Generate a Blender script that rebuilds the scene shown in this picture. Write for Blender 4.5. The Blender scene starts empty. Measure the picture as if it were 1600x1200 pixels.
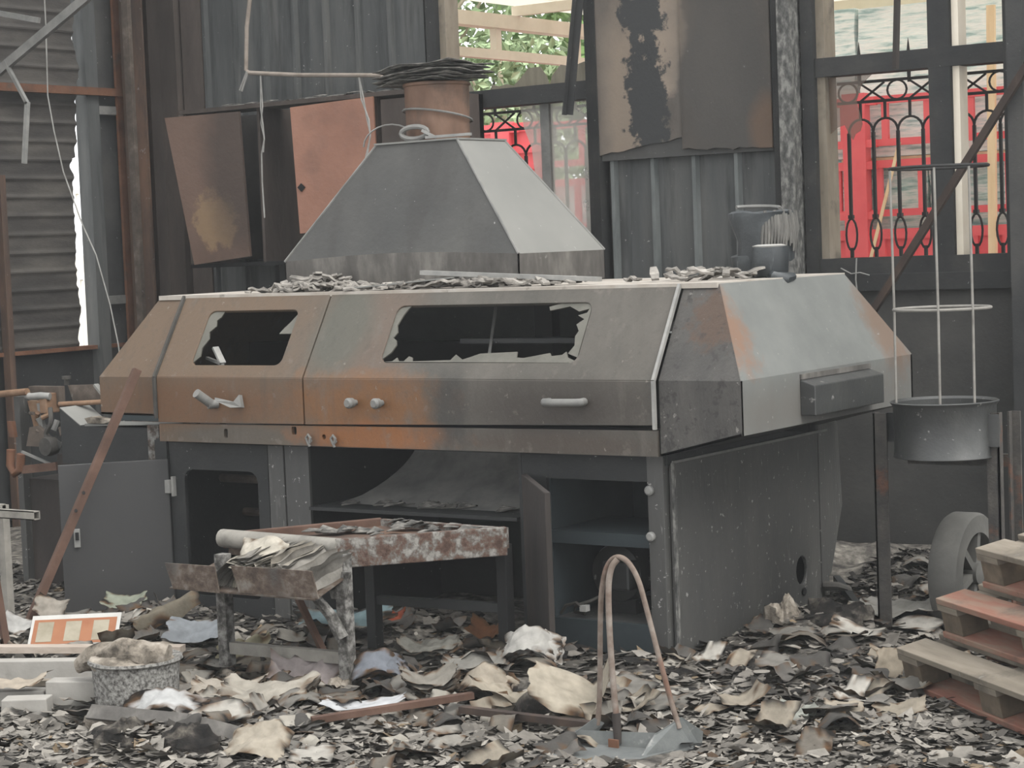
import bpy, math, random
import numpy as np
from mathutils import Vector, Matrix, noise
from mathutils.geometry import tessellate_polygon

random.seed(7)
SC = bpy.context.scene
COL = SC.collection

# ---------------------------------------------------------------- camera
yaw, pitch, roll = math.radians(35.207), math.radians(-3.870), math.radians(2.240)
fw = Vector((-math.sin(yaw) * math.cos(pitch), math.cos(yaw) * math.cos(pitch), math.sin(pitch)))
rt = Vector((math.cos(yaw), math.sin(yaw), 0.0))
dn = fw.cross(rt)
r2 = rt * math.cos(roll) + dn * math.sin(roll)
d2 = -rt * math.sin(roll) + dn * math.cos(roll)
cam_data = bpy.data.cameras.new('camera')
cam_data.sensor_width = 36.0
cam_data.lens = 3223.9 / 1600.0 * 36.0
cam_data.clip_end = 200.0
cam = bpy.data.objects.new('camera', cam_data)
cam.matrix_world = Matrix(((r2.x, -d2.x, -fw.x, 0.0), (r2.y, -d2.y, -fw.y, 0.0), (r2.z, -d2.z, -fw.z, 1.65), (0, 0, 0, 1)))
COL.objects.link(cam)
SC.camera = cam

# ---------------------------------------------------------------- light
world = bpy.data.worlds.new('overcast_sky')
SC.world = world
world.use_nodes = True
bg = world.node_tree.nodes['Background']
bg.inputs['Color'].default_value = (0.975, 0.99, 1.0, 1.0)
bg.inputs['Strength'].default_value = 0.95
sun_data = bpy.data.lights.new('veiled_sun', 'SUN')
sun_data.energy = 1.8
sun_data.angle = math.radians(38)
sun_data.color = (1.0, 0.985, 0.95)
sun = bpy.data.objects.new('veiled_sun', sun_data)
sd = Vector((0.60, -0.12, 0.80)).normalized()          # towards the sun
sun.rotation_euler = sd.to_track_quat('Z', 'Y').to_euler()
sun.location = (4, 4, 9)
COL.objects.link(sun)
SC.view_settings.view_transform = 'Standard'
SC.view_settings.look = 'None'
SC.view_settings.gamma = 1.0
SC.view_settings.use_curve_mapping = False
SC.view_settings.exposure = 1.28

# ---------------------------------------------------------------- helpers
def lin(c):
    return tuple(((x / 255.0) / 12.92 if x / 255.0 <= 0.04045 else ((x / 255.0 + 0.055) / 1.055) ** 2.4) for x in c)

LIN = lin
MATS = {}
INDOOR_DIM = 0.42          # indoor dimness put into the colours, in place of a roof's shade
UNDIMMED = {'red_paint', 'white_paint', 'cream_steel', 'film_wrap', 'film_teal', 'leaf', 'leaf_pale', 'bark', 'yellow_cloth', 'slat_wood', 'concrete'}  # materials left out of the indoor darkening

def mat(name, ramp, scale=4.0, detail=8.0, rough=0.8, metal=0.0, bump=0.2, bscale=30.0, stretch=(1, 1, 1),
        layers=(), spots=(), spec=0.3, randomize=True, org=(0, 0, 0)):
    m = bpy.data.materials.new(name)
    m.use_nodes = True
    kk = 1.0 if name in UNDIMMED else INDOOR_DIM
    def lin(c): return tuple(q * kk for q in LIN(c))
    nt = m.node_tree
    N, L = nt.nodes, nt.links
    b = N['Principled BSDF']
    b.inputs['Roughness'].default_value = rough
    b.inputs['Metallic'].default_value = metal
    b.inputs['Specular IOR Level'].default_value = spec
    tc = N.new('ShaderNodeTexCoord')
    src = tc.outputs['Object']
    base = src
    if randomize:
        oi = N.new('ShaderNodeObjectInfo')
        mul = N.new('ShaderNodeMath'); mul.operation = 'MULTIPLY'; mul.inputs[1].default_value = 13.0
        L.new(oi.outputs['Random'], mul.inputs[0])
        va = N.new('ShaderNodeVectorMath'); va.operation = 'ADD'
        L.new(src, va.inputs[0]); L.new(mul.outputs[0], va.inputs[1])
        src = va.outputs[0]

    def nz(sc_, st, det):
        mp = N.new('ShaderNodeMapping'); mp.inputs['Scale'].default_value = st
        L.new(src, mp.inputs['Vector'])
        n = N.new('ShaderNodeTexNoise'); n.inputs['Scale'].default_value = sc_
        n.inputs['Detail'].default_value = det; n.inputs['Roughness'].default_value = 0.62
        L.new(mp.outputs[0], n.inputs['Vector'])
        return n.outputs['Fac']
    fac = nz(scale, stretch, detail)
    cr = N.new('ShaderNodeValToRGB')
    el = cr.color_ramp.elements
    while len(el) < len(ramp):
        el.new(0.5)
    for e, (p, c) in zip(el, ramp):
        e.position = p; e.color = (*lin(c), 1)
    L.new(fac, cr.inputs['Fac'])
    col = cr.outputs['Color']

    def mixc(a, f, c):
        mx = N.new('ShaderNodeMix'); mx.data_type = 'RGBA'
        L.new(f, mx.inputs['Factor']); L.new(a, mx.inputs['A']); mx.inputs['B'].default_value = (*lin(c), 1)
        return mx.outputs['Result']

    def mr(v, lo, hi, a, b_):
        n = N.new('ShaderNodeMapRange'); n.inputs['From Min'].default_value = lo; n.inputs['From Max'].default_value = hi
        n.inputs['To Min'].default_value = a; n.inputs['To Max'].default_value = b_
        L.new(v, n.inputs['Value'])
        return n.outputs['Result']
    for s in spots:
        sub = N.new('ShaderNodeVectorMath'); sub.operation = 'SUBTRACT'; sub.inputs[1].default_value = Vector(s['c']) - Vector(org)
        L.new(base, sub.inputs[0])
        dv = N.new('ShaderNodeVectorMath'); dv.operation = 'DIVIDE'; dv.inputs[1].default_value = s['r']
        L.new(sub.outputs[0], dv.inputs[0])
        ln = N.new('ShaderNodeVectorMath'); ln.operation = 'LENGTH'
        L.new(dv.outputs[0], ln.inputs[0])
        n_ = nz(s.get('nscale', 5.0), s.get('st', (1, 1, 1)), 6.0)
        off = N.new('ShaderNodeMath'); off.operation = 'MULTIPLY_ADD'
        L.new(n_, off.inputs[0]); off.inputs[1].default_value = s.get('nz', 1.2); L.new(ln.outputs['Value'], off.inputs[2])
        h = s.get('nz', 1.2) * 0.5
        e_ = s.get('edge', 0.35)
        f = mr(off.outputs[0], 1 + h - e_, 1 + h + e_, s.get('amt', 1.0), 0.0)
        col = mixc(col, f, s['col'])
    for l in layers:
        f = mr(nz(l['scale'], l.get('st', (1, 1, 1)), l.get('det', 6.0)), l['lo'], l['hi'], 0.0, l.get('amt', 1.0))
        col = mixc(col, f, l['col'])
    L.new(col, b.inputs['Base Color'])
    if bump:
        bp = N.new('ShaderNodeBump'); bp.inputs['Strength'].default_value = bump; bp.inputs['Distance'].default_value = 0.01
        L.new(nz(bscale, stretch, 5.0), bp.inputs['Height']); L.new(bp.outputs[0], b.inputs['Normal'])
    MATS[name] = m
    return m

def mat_attr(name, rough=0.9, bump=0.3, bscale=60.0):
    m = bpy.data.materials.new(name); m.use_nodes = True
    N, L = m.node_tree.nodes, m.node_tree.links
    b = N['Principled BSDF']; b.inputs['Roughness'].default_value = rough; b.inputs['Specular IOR Level'].default_value = 0.15
    a = N.new('ShaderNodeAttribute'); a.attribute_name = 'Col'
    tc = N.new('ShaderNodeTexCoord')
    n = N.new('ShaderNodeTexNoise'); n.inputs['Scale'].default_value = 22.0; n.inputs['Detail'].default_value = 5
    L.new(tc.outputs['Object'], n.inputs['Vector'])
    r = N.new('ShaderNodeMapRange'); r.inputs['From Min'].default_value = 0.3; r.inputs['From Max'].default_value = 0.7
    r.inputs['To Min'].default_value = 0.72 * INDOOR_DIM; r.inputs['To Max'].default_value = 1.08 * INDOOR_DIM
    L.new(n.outputs['Fac'], r.inputs['Value'])
    mx = N.new('ShaderNodeMix'); mx.data_type = 'RGBA'; mx.blend_type = 'MULTIPLY'; mx.inputs['Factor'].default_value = 1.0
    L.new(a.outputs['Color'], mx.inputs['A']); L.new(r.outputs[0], mx.inputs['B'])
    L.new(mx.outputs['Result'], b.inputs['Base Color'])
    n2 = N.new('ShaderNodeTexNoise'); n2.inputs['Scale'].default_value = bscale
    L.new(tc.outputs['Object'], n2.inputs['Vector'])
    bp = N.new('ShaderNodeBump'); bp.inputs['Strength'].default_value = bump; bp.inputs['Distance'].default_value = 0.01
    L.new(n2.outputs['Fac'], bp.inputs['Height']); L.new(bp.outputs[0], b.inputs['Normal'])
    MATS[name] = m
    return m

ABS = {}

def place(o, parent):
    COL.objects.link(o)
    if parent is not None:
        o.parent = parent
        ABS[o] = ABS.get(parent, Vector((0, 0, 0)))

def tag(o, label=None, cat=None, group=None, kind=None):
    if label: o['label'] = label
    if cat: o['category'] = cat
    if group: o['group'] = group
    if kind: o['kind'] = kind
    return o

def thing(name, label, cat, loc=(0, 0, 0), group=None, rot=None):
    o = bpy.data.objects.new(name, None)
    o.empty_display_size = 0.1
    COL.objects.link(o)
    o.location = loc
    if rot is not None:
        o.rotation_euler = rot
        ABS[o] = Vector((0, 0, 0))            # rotated things are built in their own space
    else:
        ABS[o] = Vector(loc)
    return tag(o, label, cat, group)

class MB:
    def __init__(s):
        s.v = []; s.f = []
    def add(s, vs, fs):
        k = len(s.v)
        s.v += [Vector(p) for p in vs]
        s.f += [tuple(i + k for i in q) for q in fs]
        return s
    def box(s, x0, x1, y0, y1, z0, z1):
        return s.add([(x0, y0, z0), (x1, y0, z0), (x1, y1, z0), (x0, y1, z0), (x0, y0, z1), (x1, y0, z1), (x1, y1, z1), (x0, y1, z1)],
                     [(0, 3, 2, 1), (4, 5, 6, 7), (0, 1, 5, 4), (1, 2, 6, 5), (2, 3, 7, 6), (3, 0, 4, 7)])
    def obox(s, c, size, R):
        c = Vector(c); hx, hy, hz = [q / 2 for q in size]
        vs = [c + R @ Vector((a * hx, b * hy, d * hz)) for d in (-1, 1) for a, b in ((-1, -1), (1, -1), (1, 1), (-1, 1))]
        return s.add(vs, [(0, 3, 2, 1), (4, 5, 6, 7), (0, 1, 5, 4), (1, 2, 6, 5), (2, 3, 7, 6), (3, 0, 4, 7)])
    def bar(s, p0, p1, w, h, up=(0, 0, 1)):
        p0, p1 = Vector(p0), Vector(p1)
        d = (p1 - p0); ln = d.length; d.normalize()
        up = Vector(up)
        if abs(d.dot(up)) > 0.98: up = Vector((0, 1, 0))
        sx = d.cross(up).normalized(); uz = sx.cross(d)
        R = Matrix((d, sx, uz)).transposed()
        return s.obox((p0 + p1) / 2, (ln, w, h), R)
    def tube(s, pts, r, n=8, closed=False):
        pts = [Vector(p) for p in pts]
        m = len(pts)
        rr = r if isinstance(r, (list, tuple)) else [r] * m
        ref = None; base = len(s.v); vs = []; fs = []
        for i, p in enumerate(pts):
            a = pts[(i - 1) % m] if (closed or i > 0) else p
            b = pts[(i + 1) % m] if (closed or i < m - 1) else p
            d = (b - a).normalized()
            if ref is None:
                ref = d.cross(Vector((0, 0, 1)) if abs(d.z) < 0.9 else Vector((1, 0, 0))).normalized()
            ref = (ref - d * ref.dot(d)).normalized()
            bi = d.cross(ref)
            for k in range(n):
                t = 2 * math.pi * k / n
                vs.append(p + (ref * math.cos(t) + bi * math.sin(t)) * rr[i])
        for i in range(m if closed else m - 1):
            j = (i + 1) % m
            for k in range(n):
                l = (k + 1) % n
                fs.append((i * n + k, i * n + l, j * n + l, j * n + k))
        if not closed:
            fs.append(tuple(range(n - 1, -1, -1))); fs.append(tuple((m - 1) * n + k for k in range(n)))
        return s.add(vs, fs)
    def cyl(s, p0, p1, r, n=16, r1=None):
        return s.tube([p0, p1], [r, r if r1 is None else r1], n)
    def plate(s, outer, holes, O, U, V, t):
        O, U, V = Vector(O), Vector(U), Vector(V)
        Nn = U.cross(V).normalized()
        loops = [list(outer)] + [list(h) for h in holes]
        flat = [p for lp in loops for p in lp]
        tri = tessellate_polygon([[Vector((a, b, 0)) for a, b in lp] for lp in loops])
        vs = [O + U * a + V * b for a, b in flat]
        k = len(vs)
        vs2 = vs + [p - Nn * t for p in vs]
        fs = []
        for q in tri:
            a, b, c = q
            A = (flat[b][0] - flat[a][0]) * (flat[c][1] - flat[a][1]) - (flat[b][1] - flat[a][1]) * (flat[c][0] - flat[a][0])
            if A < 0: q = (a, c, b)
            fs.append(tuple(q)); fs.append(tuple(i + k for i in reversed(q)))
        o = 0
        for li, lp in enumerate(loops):
            m = len(lp)
            area = sum(lp[i][0] * lp[(i + 1) % m][1] - lp[(i + 1) % m][0] * lp[i][1] for i in range(m))
            for i in range(m):
                a, b = o + i, o + (i + 1) % m
                q = (a, a + k, b + k, b) if (area > 0) == (li == 0) else (b, b + k, a + k, a)
                fs.append(q)
            o += m
        return s.add(vs2, fs)
    def quad(s, P, t):
        P = [Vector(p) for p in P]
        n = (P[1] - P[0]).cross(P[3] - P[0]).normalized() * t
        k = len(P)
        vs = P + [p - n for p in P]
        fs = [tuple(range(k)), tuple(range(2 * k - 1, k - 1, -1))] + [(i, i + k, (i + 1) % k + k, (i + 1) % k) for i in range(k)]
        return s.add(vs, fs)
    def prism(s, poly, vec):
        P = [Vector(p) for p in poly]; vec = Vector(vec); k = len(P)
        n = (P[1] - P[0]).cross(P[2] - P[1])
        if n.dot(vec) > 0: P = P[::-1]
        vs = P + [p + vec for p in P]
        fs = [tuple(range(k)), tuple(range(2 * k - 1, k - 1, -1))] + [(i, i + k, (i + 1) % k + k, (i + 1) % k) for i in range(k)]
        return s.add(vs, fs)
    def lathe(s, prof, c, n=28, axis='z', wob=0.0, seed=0.0):
        c = Vector(c); vs = []; fs = []
        for i, (r, h) in enumerate(prof):
            for k in range(n):
                t = 2 * math.pi * k / n
                a, b = r * math.cos(t), r * math.sin(t)
                if wob:
                    q = 1 + wob * noise.noise(Vector((math.cos(t) * 1.7 + seed, math.sin(t) * 1.7, h * 6)))
                    a *= q; b *= q
                p = {'z': (a, b, h), 'x': (h, a, b), 'y': (a, h, b)}[axis]
                vs.append(c + Vector(p))
        m = len(prof)
        for i in range(m - 1):
            for k in range(n):
                l = (k + 1) % n
                fs.append((i * n + k, i * n + l, (i + 1) * n + l, (i + 1) * n + k))
        if prof[0][0] > 1e-4: fs.append(tuple(range(n - 1, -1, -1)))
        if prof[-1][0] > 1e-4: fs.append(tuple((m - 1) * n + k for k in range(n)))
        return s.add(vs, fs)
    def wobble(s, amp, sc=3.0, seed=0.0):
        for p in s.v:
            q = noise.noise_vector(p * sc + Vector((seed, seed * 1.3, 0)))
            p += q * amp
        return s
    def build(s, name, m, parent=None, smooth=False, bevel=0.0, label=None, kind=None, local=False):
        off = ABS.get(parent, Vector((0, 0, 0))) if parent is not None else Vector((0, 0, 0))
        if local: off = Vector((0, 0, 0))
        me = bpy.data.meshes.new(name)
        me.from_pydata([tuple(p - off) for p in s.v], [], s.f)
        me.update()
        if smooth:
            me.polygons.foreach_set('use_smooth', [True] * len(me.polygons))
            try: me.set_sharp_from_angle(angle=math.radians(40))
            except Exception: pass
        me.materials.append(MATS[m] if isinstance(m, str) else m)
        o = bpy.data.objects.new(name, me)
        place(o, parent)
        if bevel:
            md = o.modifiers.new('bevel', 'BEVEL'); md.width = bevel; md.segments = 2; md.limit_method = 'ANGLE'; md.angle_limit = math.radians(50)
        if label: o['label'] = label
        if kind: o['kind'] = kind
        return o

def rrect(x0, x1, y0, y1, r, n=5, skew=(0, 0)):
    pts = []
    for cx, cy, a0 in ((x1 - r, y0 + r, -90), (x1 - r, y1 - r, 0), (x0 + r, y1 - r, 90), (x0 + r, y0 + r, 180)):
        for k in range(n + 1):
            a = math.radians(a0 + 90 * k / n)
            pts.append((cx + r * math.cos(a), cy + r * math.sin(a)))
    return [(x + (skew[0] if x < (x0 + x1) / 2 else skew[1]) * (y - y0) / (y1 - y0), y) for x, y in pts]

def smooth(pts, n=5):
    P = [Vector(p) for p in pts]; P = [P[0] * 2 - P[1]] + P + [P[-1] * 2 - P[-2]]; out = []
    for i in range(1, len(P) - 2):
        a, b, c, d = P[i - 1], P[i], P[i + 1], P[i + 2]
        for k in range(n):
            t = k / n
            out.append(0.5 * ((2 * b) + (c - a) * t + (2 * a - 5 * b + 4 * c - d) * t * t + (3 * b - a - 3 * c + d) * t ** 3))
    return out + [P[-2]]

def circ(cx, cy, r, n=14, ry=None):
    ry = ry or r
    return [(cx + r * math.cos(2 * math.pi * k / n), cy + ry * math.sin(2 * math.pi * k / n)) for k in range(n)]

def arc(c, r, a0, a1, U, V, n=10):
    c, U, V = Vector(c), Vector(U), Vector(V)
    return [c + (U * math.cos(math.radians(a0 + (a1 - a0) * k / n)) + V * math.sin(math.radians(a0 + (a1 - a0) * k / n))) * r for k in range(n + 1)]

def single(mb, name, m, label, cat, group=None, **kw):
    """a thing that is one mesh; origin moved to its base"""
    lo = Vector((min(p.x for p in mb.v), min(p.y for p in mb.v), min(p.z for p in mb.v)))
    hi = Vector((max(p.x for p in mb.v), max(p.y for p in mb.v), 0))
    c = Vector(((lo.x + hi.x) / 2, (lo.y + hi.y) / 2, lo.z))
    for p in mb.v: p -= c
    o = mb.build(name, m, None, **kw)
    o.location = c
    return tag(o, label, cat, group)

ORD = ['nearest', 'second nearest', 'third nearest', 'fourth nearest', 'fifth nearest', 'sixth nearest', 'seventh nearest', 'eighth nearest', 'ninth nearest', 'tenth nearest']
NTH = ['first', 'second', 'third', 'fourth', 'fifth', 'sixth', 'seventh', 'eighth', 'ninth', 'tenth', 'eleventh', 'twelfth', 'thirteenth', 'fourteenth', 'fifteenth', 'sixteenth', 'seventeenth', 'eighteenth', 'nineteenth', 'twentieth', 'twenty first', 'twenty second', 'twenty third', 'twenty fourth']
def from_left(objs, tail):
    for k, o in enumerate(sorted(objs, key=lambda q: q.location.x + 0.4 * q.location.y)):
        o['label'] = NTH[k] + ' ' + tail

def struct(mb, name, m, parent=None, **kw):
    o = mb.build(name, m, parent, **kw)
    if parent is None: o['kind'] = 'structure'
    return o

X, Y, Z = Vector((1, 0, 0)), Vector((0, 1, 0)), Vector((0, 0, 1))

# ---------------------------------------------------------------- materials
MACH = (-5.37, 7.42, 0.0)
CAB = (-7.95, 9.5, 1.58)
ASH = (172, 170, 164)
SPK = dict(col=(205, 203, 198), scale=38.0, lo=0.70, hi=0.76, amt=0.85, det=3.0)
SPK2 = dict(col=(190, 188, 182), scale=16.0, lo=0.66, hi=0.74, amt=0.6, det=8.0)
mat('soot_wall', [(0.3, (66, 67, 67)), (0.5, (84, 84, 83)), (0.7, (102, 100, 96))], scale=1.6, rough=0.9, layers=[SPK])
mat('soot_cladding', [(0.3, (82, 85, 85)), (0.5, (104, 106, 105)), (0.72, (126, 125, 121))], scale=1.3, stretch=(3, 3, 0.5), rough=0.7,
    layers=[dict(col=(48, 52, 53), scale=2.0, lo=0.5, hi=0.62, st=(4, 4, 0.4), amt=0.6), SPK])
mat('rib_edge', [(0.3, (92, 98, 98)), (0.6, (150, 154, 152))], scale=5, stretch=(1, 1, 0.3), rough=0.7)
mat('soot_plaster', [(0.3, (72, 72, 70)), (0.55, (92, 91, 88)), (0.75, (112, 110, 105))], scale=1.2, rough=0.95, layers=[dict(SPK, lo=0.73)])
mat('corrugated_soot', [(0.3, (58, 56, 54)), (0.5, (84, 80, 76)), (0.7, (112, 107, 100))], scale=1.5, stretch=(1, 1, 4), rough=0.75)
mat('rust_beam', [(0.25, (96, 66, 50)), (0.5, (128, 88, 66)), (0.75, (150, 108, 84))], scale=6, rough=0.85, layers=[dict(col=(90, 84, 78), scale=7, lo=0.55, hi=0.7, amt=0.6)])
mat('rust_column', [(0.3, (74, 64, 58)), (0.5, (100, 80, 68)), (0.72, (132, 100, 80))], scale=3, stretch=(2, 2, 0.5), rough=0.85, layers=[SPK2])
mat('wall_brown', [(0.3, (74, 66, 61)), (0.55, (96, 86, 80)), (0.78, (122, 108, 98))], scale=2.0, stretch=(2, 2, 0.6), rough=0.85)
mat('brown_soot', [(0.3, (52, 47, 44)), (0.55, (70, 63, 59)), (0.78, (94, 83, 75))], scale=2.0, stretch=(2, 2, 0.6), rough=0.85)
mat('ashy_column', [(0.36, (84, 84, 82)), (0.5, (122, 121, 117)), (0.62, (168, 166, 160))], scale=34, stretch=(1, 1, 0.5), rough=0.9, bump=0.5)
mat('black_frame', [(0.3, (48, 50, 51)), (0.55, (64, 64, 63)), (0.75, (84, 82, 78))], scale=4, rough=0.75, layers=[SPK])
mat('beige_jamb', [(0.3, (138, 126, 108)), (0.6, (176, 164, 146))], scale=6, stretch=(1, 1, 0.3), rough=0.8, layers=[dict(col=(70, 66, 60), scale=4, lo=0.52, hi=0.68, amt=0.7)])
mat('peeling_board', [(0.3, (108, 101, 94)), (0.5, (128, 119, 110)), (0.7, (150, 138, 126))], scale=1.6, stretch=(2, 2, 1), rough=0.85,
    spots=[dict(c=(-5.98, 9.7, 2.38), r=(0.18, 0.5, 0.55), col=(176, 158, 140), nz=1.0, nscale=4, amt=0.75),
           dict(c=(-5.77, 9.7, 2.75), r=(0.14, 0.5, 0.34), col=(180, 163, 146), nz=0.9, nscale=6, edge=0.1),
           dict(c=(-5.88, 9.7, 2.42), r=(0.13, 0.5, 0.36), col=(72, 73, 73), nz=2.2, nscale=15, edge=0.10),
           dict(c=(-5.9, 9.7, 2.86), r=(0.14, 0.5, 0.13), col=(76, 77, 77), nz=2.2, nscale=15, edge=0.10),
           dict(c=(-5.38, 9.7, 2.55), r=(0.30, 0.5, 0.62), col=(112, 109, 105), nz=0.9, nscale=4, amt=0.85),
           dict(c=(-5.14, 9.7, 2.2), r=(0.10, 0.5, 0.16), col=(150, 124, 104), nz=0.9, nscale=5, amt=0.8)], layers=[dict(SPK, lo=0.72)], randomize=False)
mat('hood_paint', [(0.32, (87, 84, 77)), (0.5, (100, 95, 87)), (0.7, (113, 107, 99))], scale=2.2, stretch=(1.5, 1, 0.7), rough=0.62, spec=0.35,
    spots=[dict(c=(-6.5, 6.7, 1.15), r=(0.80, 2.0, 0.55), col=(118, 97, 77), nz=0.8, nscale=3),
           dict(c=(-5.45, 6.75, 1.28), r=(0.20, 2.0, 0.26), col=(119, 99, 84), nz=0.9, nscale=4, amt=0.7),
           dict(c=(-5.66, 6.75, 1.32), r=(0.15, 2.0, 0.18), col=(100, 100, 90), nz=0.8, nscale=4, amt=0.8),
           dict(c=(-6.45, 6.6, 0.99), r=(0.78, 0.12, 0.12), col=(121, 86, 57), nz=0.9, nscale=4, st=(1, 1, 0.6), amt=0.9),
           dict(c=(-5.48, 6.6, 1.00), r=(0.42, 0.12, 0.15), col=(140, 95, 54), nz=1.5, nscale=9, amt=0.95),
           dict(c=(-6.2, 6.62, 0.86), r=(0.42, 0.12, 0.05), col=(104, 95, 84), nz=0.6, nscale=5),
           dict(c=(-5.42, 6.62, 0.87), r=(0.40, 0.12, 0.06), col=(160, 101, 52), nz=1.6, nscale=10, amt=0.9),
           dict(c=(-4.5, 6.6, 1.0), r=(0.46, 0.12, 0.13), col=(74, 67, 60), nz=0.9, nscale=5, st=(1, 1, 0.4)),
           dict(c=(-4.5, 6.62, 0.86), r=(0.5, 0.12, 0.05), col=(86, 75, 65), nz=0.7, nscale=6, amt=0.9),
           dict(c=(-5.02, 6.6, 0.98), r=(0.10, 0.14, 0.16), col=(69, 66, 61), nz=1.6, nscale=9, amt=0.85, st=(1, 1, 0.6))],
    layers=[dict(col=(190, 182, 170), scale=12, lo=0.70, hi=0.73, st=(1, 1, 1), amt=0.6, det=10), dict(col=(156, 149, 138), scale=30, lo=0.70, hi=0.74, amt=0.7, det=3), dict(col=(76, 71, 64), scale=7, lo=0.54, hi=0.75, st=(3, 3, 0.3), amt=0.4),
            dict(col=(126, 119, 110), scale=5, lo=0.58, hi=0.7, st=(2, 2, 0.5), amt=0.4), dict(col=(65, 61, 56), scale=55, lo=0.58, hi=0.72, amt=0.3, det=4),
            dict(col=(140, 131, 121), scale=14, lo=0.62, hi=0.68, amt=0.35, det=8)], randomize=False, org=MACH)
mat('corner_paint', [(0.3, (76, 74, 71)), (0.55, (92, 89, 85)), (0.75, (106, 102, 96))], scale=4, stretch=(2, 2, 0.5), rough=0.65,
    spots=[dict(c=(-3.84, 6.82, 1.35), r=(0.11, 0.3, 0.11), col=(100, 78, 63), nz=2.6, nscale=22, amt=0.8, edge=0.25)],
    layers=[dict(col=(50, 48, 46), scale=26, lo=0.57, hi=0.63, amt=0.6), dict(col=(170, 166, 158), scale=34, lo=0.66, hi=0.72, amt=0.7, det=4)], bump=0.6, bscale=24, randomize=False, org=MACH)
mat('side_paint', [(0.3, (124, 126, 123)), (0.55, (134, 136, 132)), (0.75, (142, 143, 139))], scale=7, stretch=(1, 1, 1), rough=0.6, spec=0.4, bump=0.12,
    spots=[dict(c=(-3.78, 6.79, 1.32), r=(0.4, 0.12, 0.15), col=(156, 114, 86), nz=2.2, nscale=16, amt=0.75, edge=0.45),
           dict(c=(-3.80, 8.06, 1.22), r=(0.4, 0.13, 0.20), col=(136, 108, 88), nz=2.0, nscale=16, amt=0.75, edge=0.45),
           dict(c=(-3.6, 7.3, 0.98), r=(0.12, 1.4, 0.13), col=(120, 116, 110), nz=0.5, nscale=4, st=(1, 3, 0.3), amt=0.9)],
    layers=[dict(col=(185, 183, 177), scale=40, lo=0.69, hi=0.73, amt=0.8, det=3)], randomize=False, org=MACH)
mat('top_ash', [(0.3, (190, 178, 164)), (0.55, (214, 206, 195)), (0.75, (226, 222, 214))], scale=6, rough=0.95, layers=[dict(col=(120, 112, 104), scale=9, lo=0.62, hi=0.7, amt=0.7)])
mat('base_paint', [(0.3, (80, 80, 79)), (0.55, (95, 94, 91)), (0.75, (112, 110, 106))], scale=1.8, stretch=(2, 2, 0.5), rough=0.55, spec=0.4,
    layers=[dict(SPK, lo=0.66, hi=0.71), dict(col=(175, 173, 168), scale=22, lo=0.68, hi=0.73, st=(2.5, 2.5, 0.35), amt=0.6, det=4), dict(col=(150, 148, 144), scale=9, lo=0.62, hi=0.72, st=(3, 3, 0.5), amt=0.35)])
mat('base_dark', [(0.3, (44, 46, 47)), (0.55, (55, 56, 56)), (0.75, (70, 69, 67))], scale=3, rough=0.65, layers=[SPK])
mat('door_grey', [(0.3, (60, 60, 60)), (0.6, (69, 68, 67))], scale=1.2, rough=0.5, spec=0.45, bump=0.05, layers=[dict(SPK, lo=0.75)])
mat('steel_blue', [(0.3, (58, 68, 72)), (0.6, (74, 84, 87))], scale=3, rough=0.6, bump=0.08)
mat('soot_black', [(0.3, (24, 25, 26)), (0.6, (36, 36, 36))], scale=5, rough=0.9)
mat('extractor_shaded', [(0.3, (80, 80, 78)), (0.55, (94, 93, 90)), (0.75, (108, 107, 102))], scale=2.5, rough=0.62,  # same sheet as the bright side; its shade is put into the colour
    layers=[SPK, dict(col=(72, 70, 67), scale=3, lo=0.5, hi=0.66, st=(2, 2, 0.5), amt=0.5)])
mat('extractor_lit', [(0.3, (146, 146, 141)), (0.7, (162, 161, 155))], scale=3, rough=0.6, layers=[dict(SPK, col=(230, 230, 225))], bump=0.05)  # paler tone carries the light falling on the right slope
mat('extractor_rim', [(0.3, (84, 80, 76)), (0.5, (110, 106, 101)), (0.7, (150, 145, 138))], scale=5, stretch=(2, 2, 0.7), rough=0.75, layers=[SPK2])
mat('grey_steel', [(0.3, (120, 120, 117)), (0.65, (158, 156, 151))], scale=8, rough=0.55, metal=0.0)
mat('bright_steel', [(0.3, (150, 150, 147)), (0.65, (188, 186, 180))], scale=12, rough=0.5)
mat('flaked_steel', [(0.36, (66, 62, 58)), (0.46, (112, 100, 90)), (0.55, (158, 155, 149)), (0.68, (186, 184, 178))], scale=24, rough=0.85, bump=0.7, bscale=50,
    layers=[dict(col=(140, 92, 70), scale=7, lo=0.54, hi=0.66, amt=0.75)])
mat('flaked_grey', [(0.36, (70, 68, 65)), (0.46, (108, 105, 100)), (0.56, (154, 151, 146)), (0.68, (182, 180, 174))], scale=28, rough=0.85, bump=0.7, bscale=50)
mat('rust_flaked', [(0.36, (82, 62, 52)), (0.46, (112, 88, 76)), (0.52, (118, 112, 106)), (0.62, (168, 164, 157))], scale=26, rough=0.88, bump=0.6, bscale=40)
mat('table_bar', [(0.3, (146, 142, 134)), (0.6, (176, 171, 161))], scale=9, rough=0.8, layers=[dict(col=(92, 88, 82), scale=6, lo=0.52, hi=0.7, amt=0.6)])
mat('tray_rust', [(0.34, (76, 64, 55)), (0.5, (108, 92, 80)), (0.66, (146, 138, 128))], scale=20, rough=0.85, bump=0.5, layers=[dict(col=(74, 72, 70), scale=5, lo=0.52, hi=0.62, amt=0.7)])
mat('rust_bar', [(0.3, (92, 68, 56)), (0.55, (114, 86, 72)), (0.75, (132, 104, 90))], scale=7, rough=0.85, layers=[SPK2])
mat('rust_rod', [(0.3, (112, 92, 80)), (0.5, (150, 134, 122)), (0.72, (182, 172, 162))], scale=14, rough=0.8, layers=[dict(col=(132, 84, 60), scale=6, lo=0.55, hi=0.7, amt=0.6)])
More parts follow.
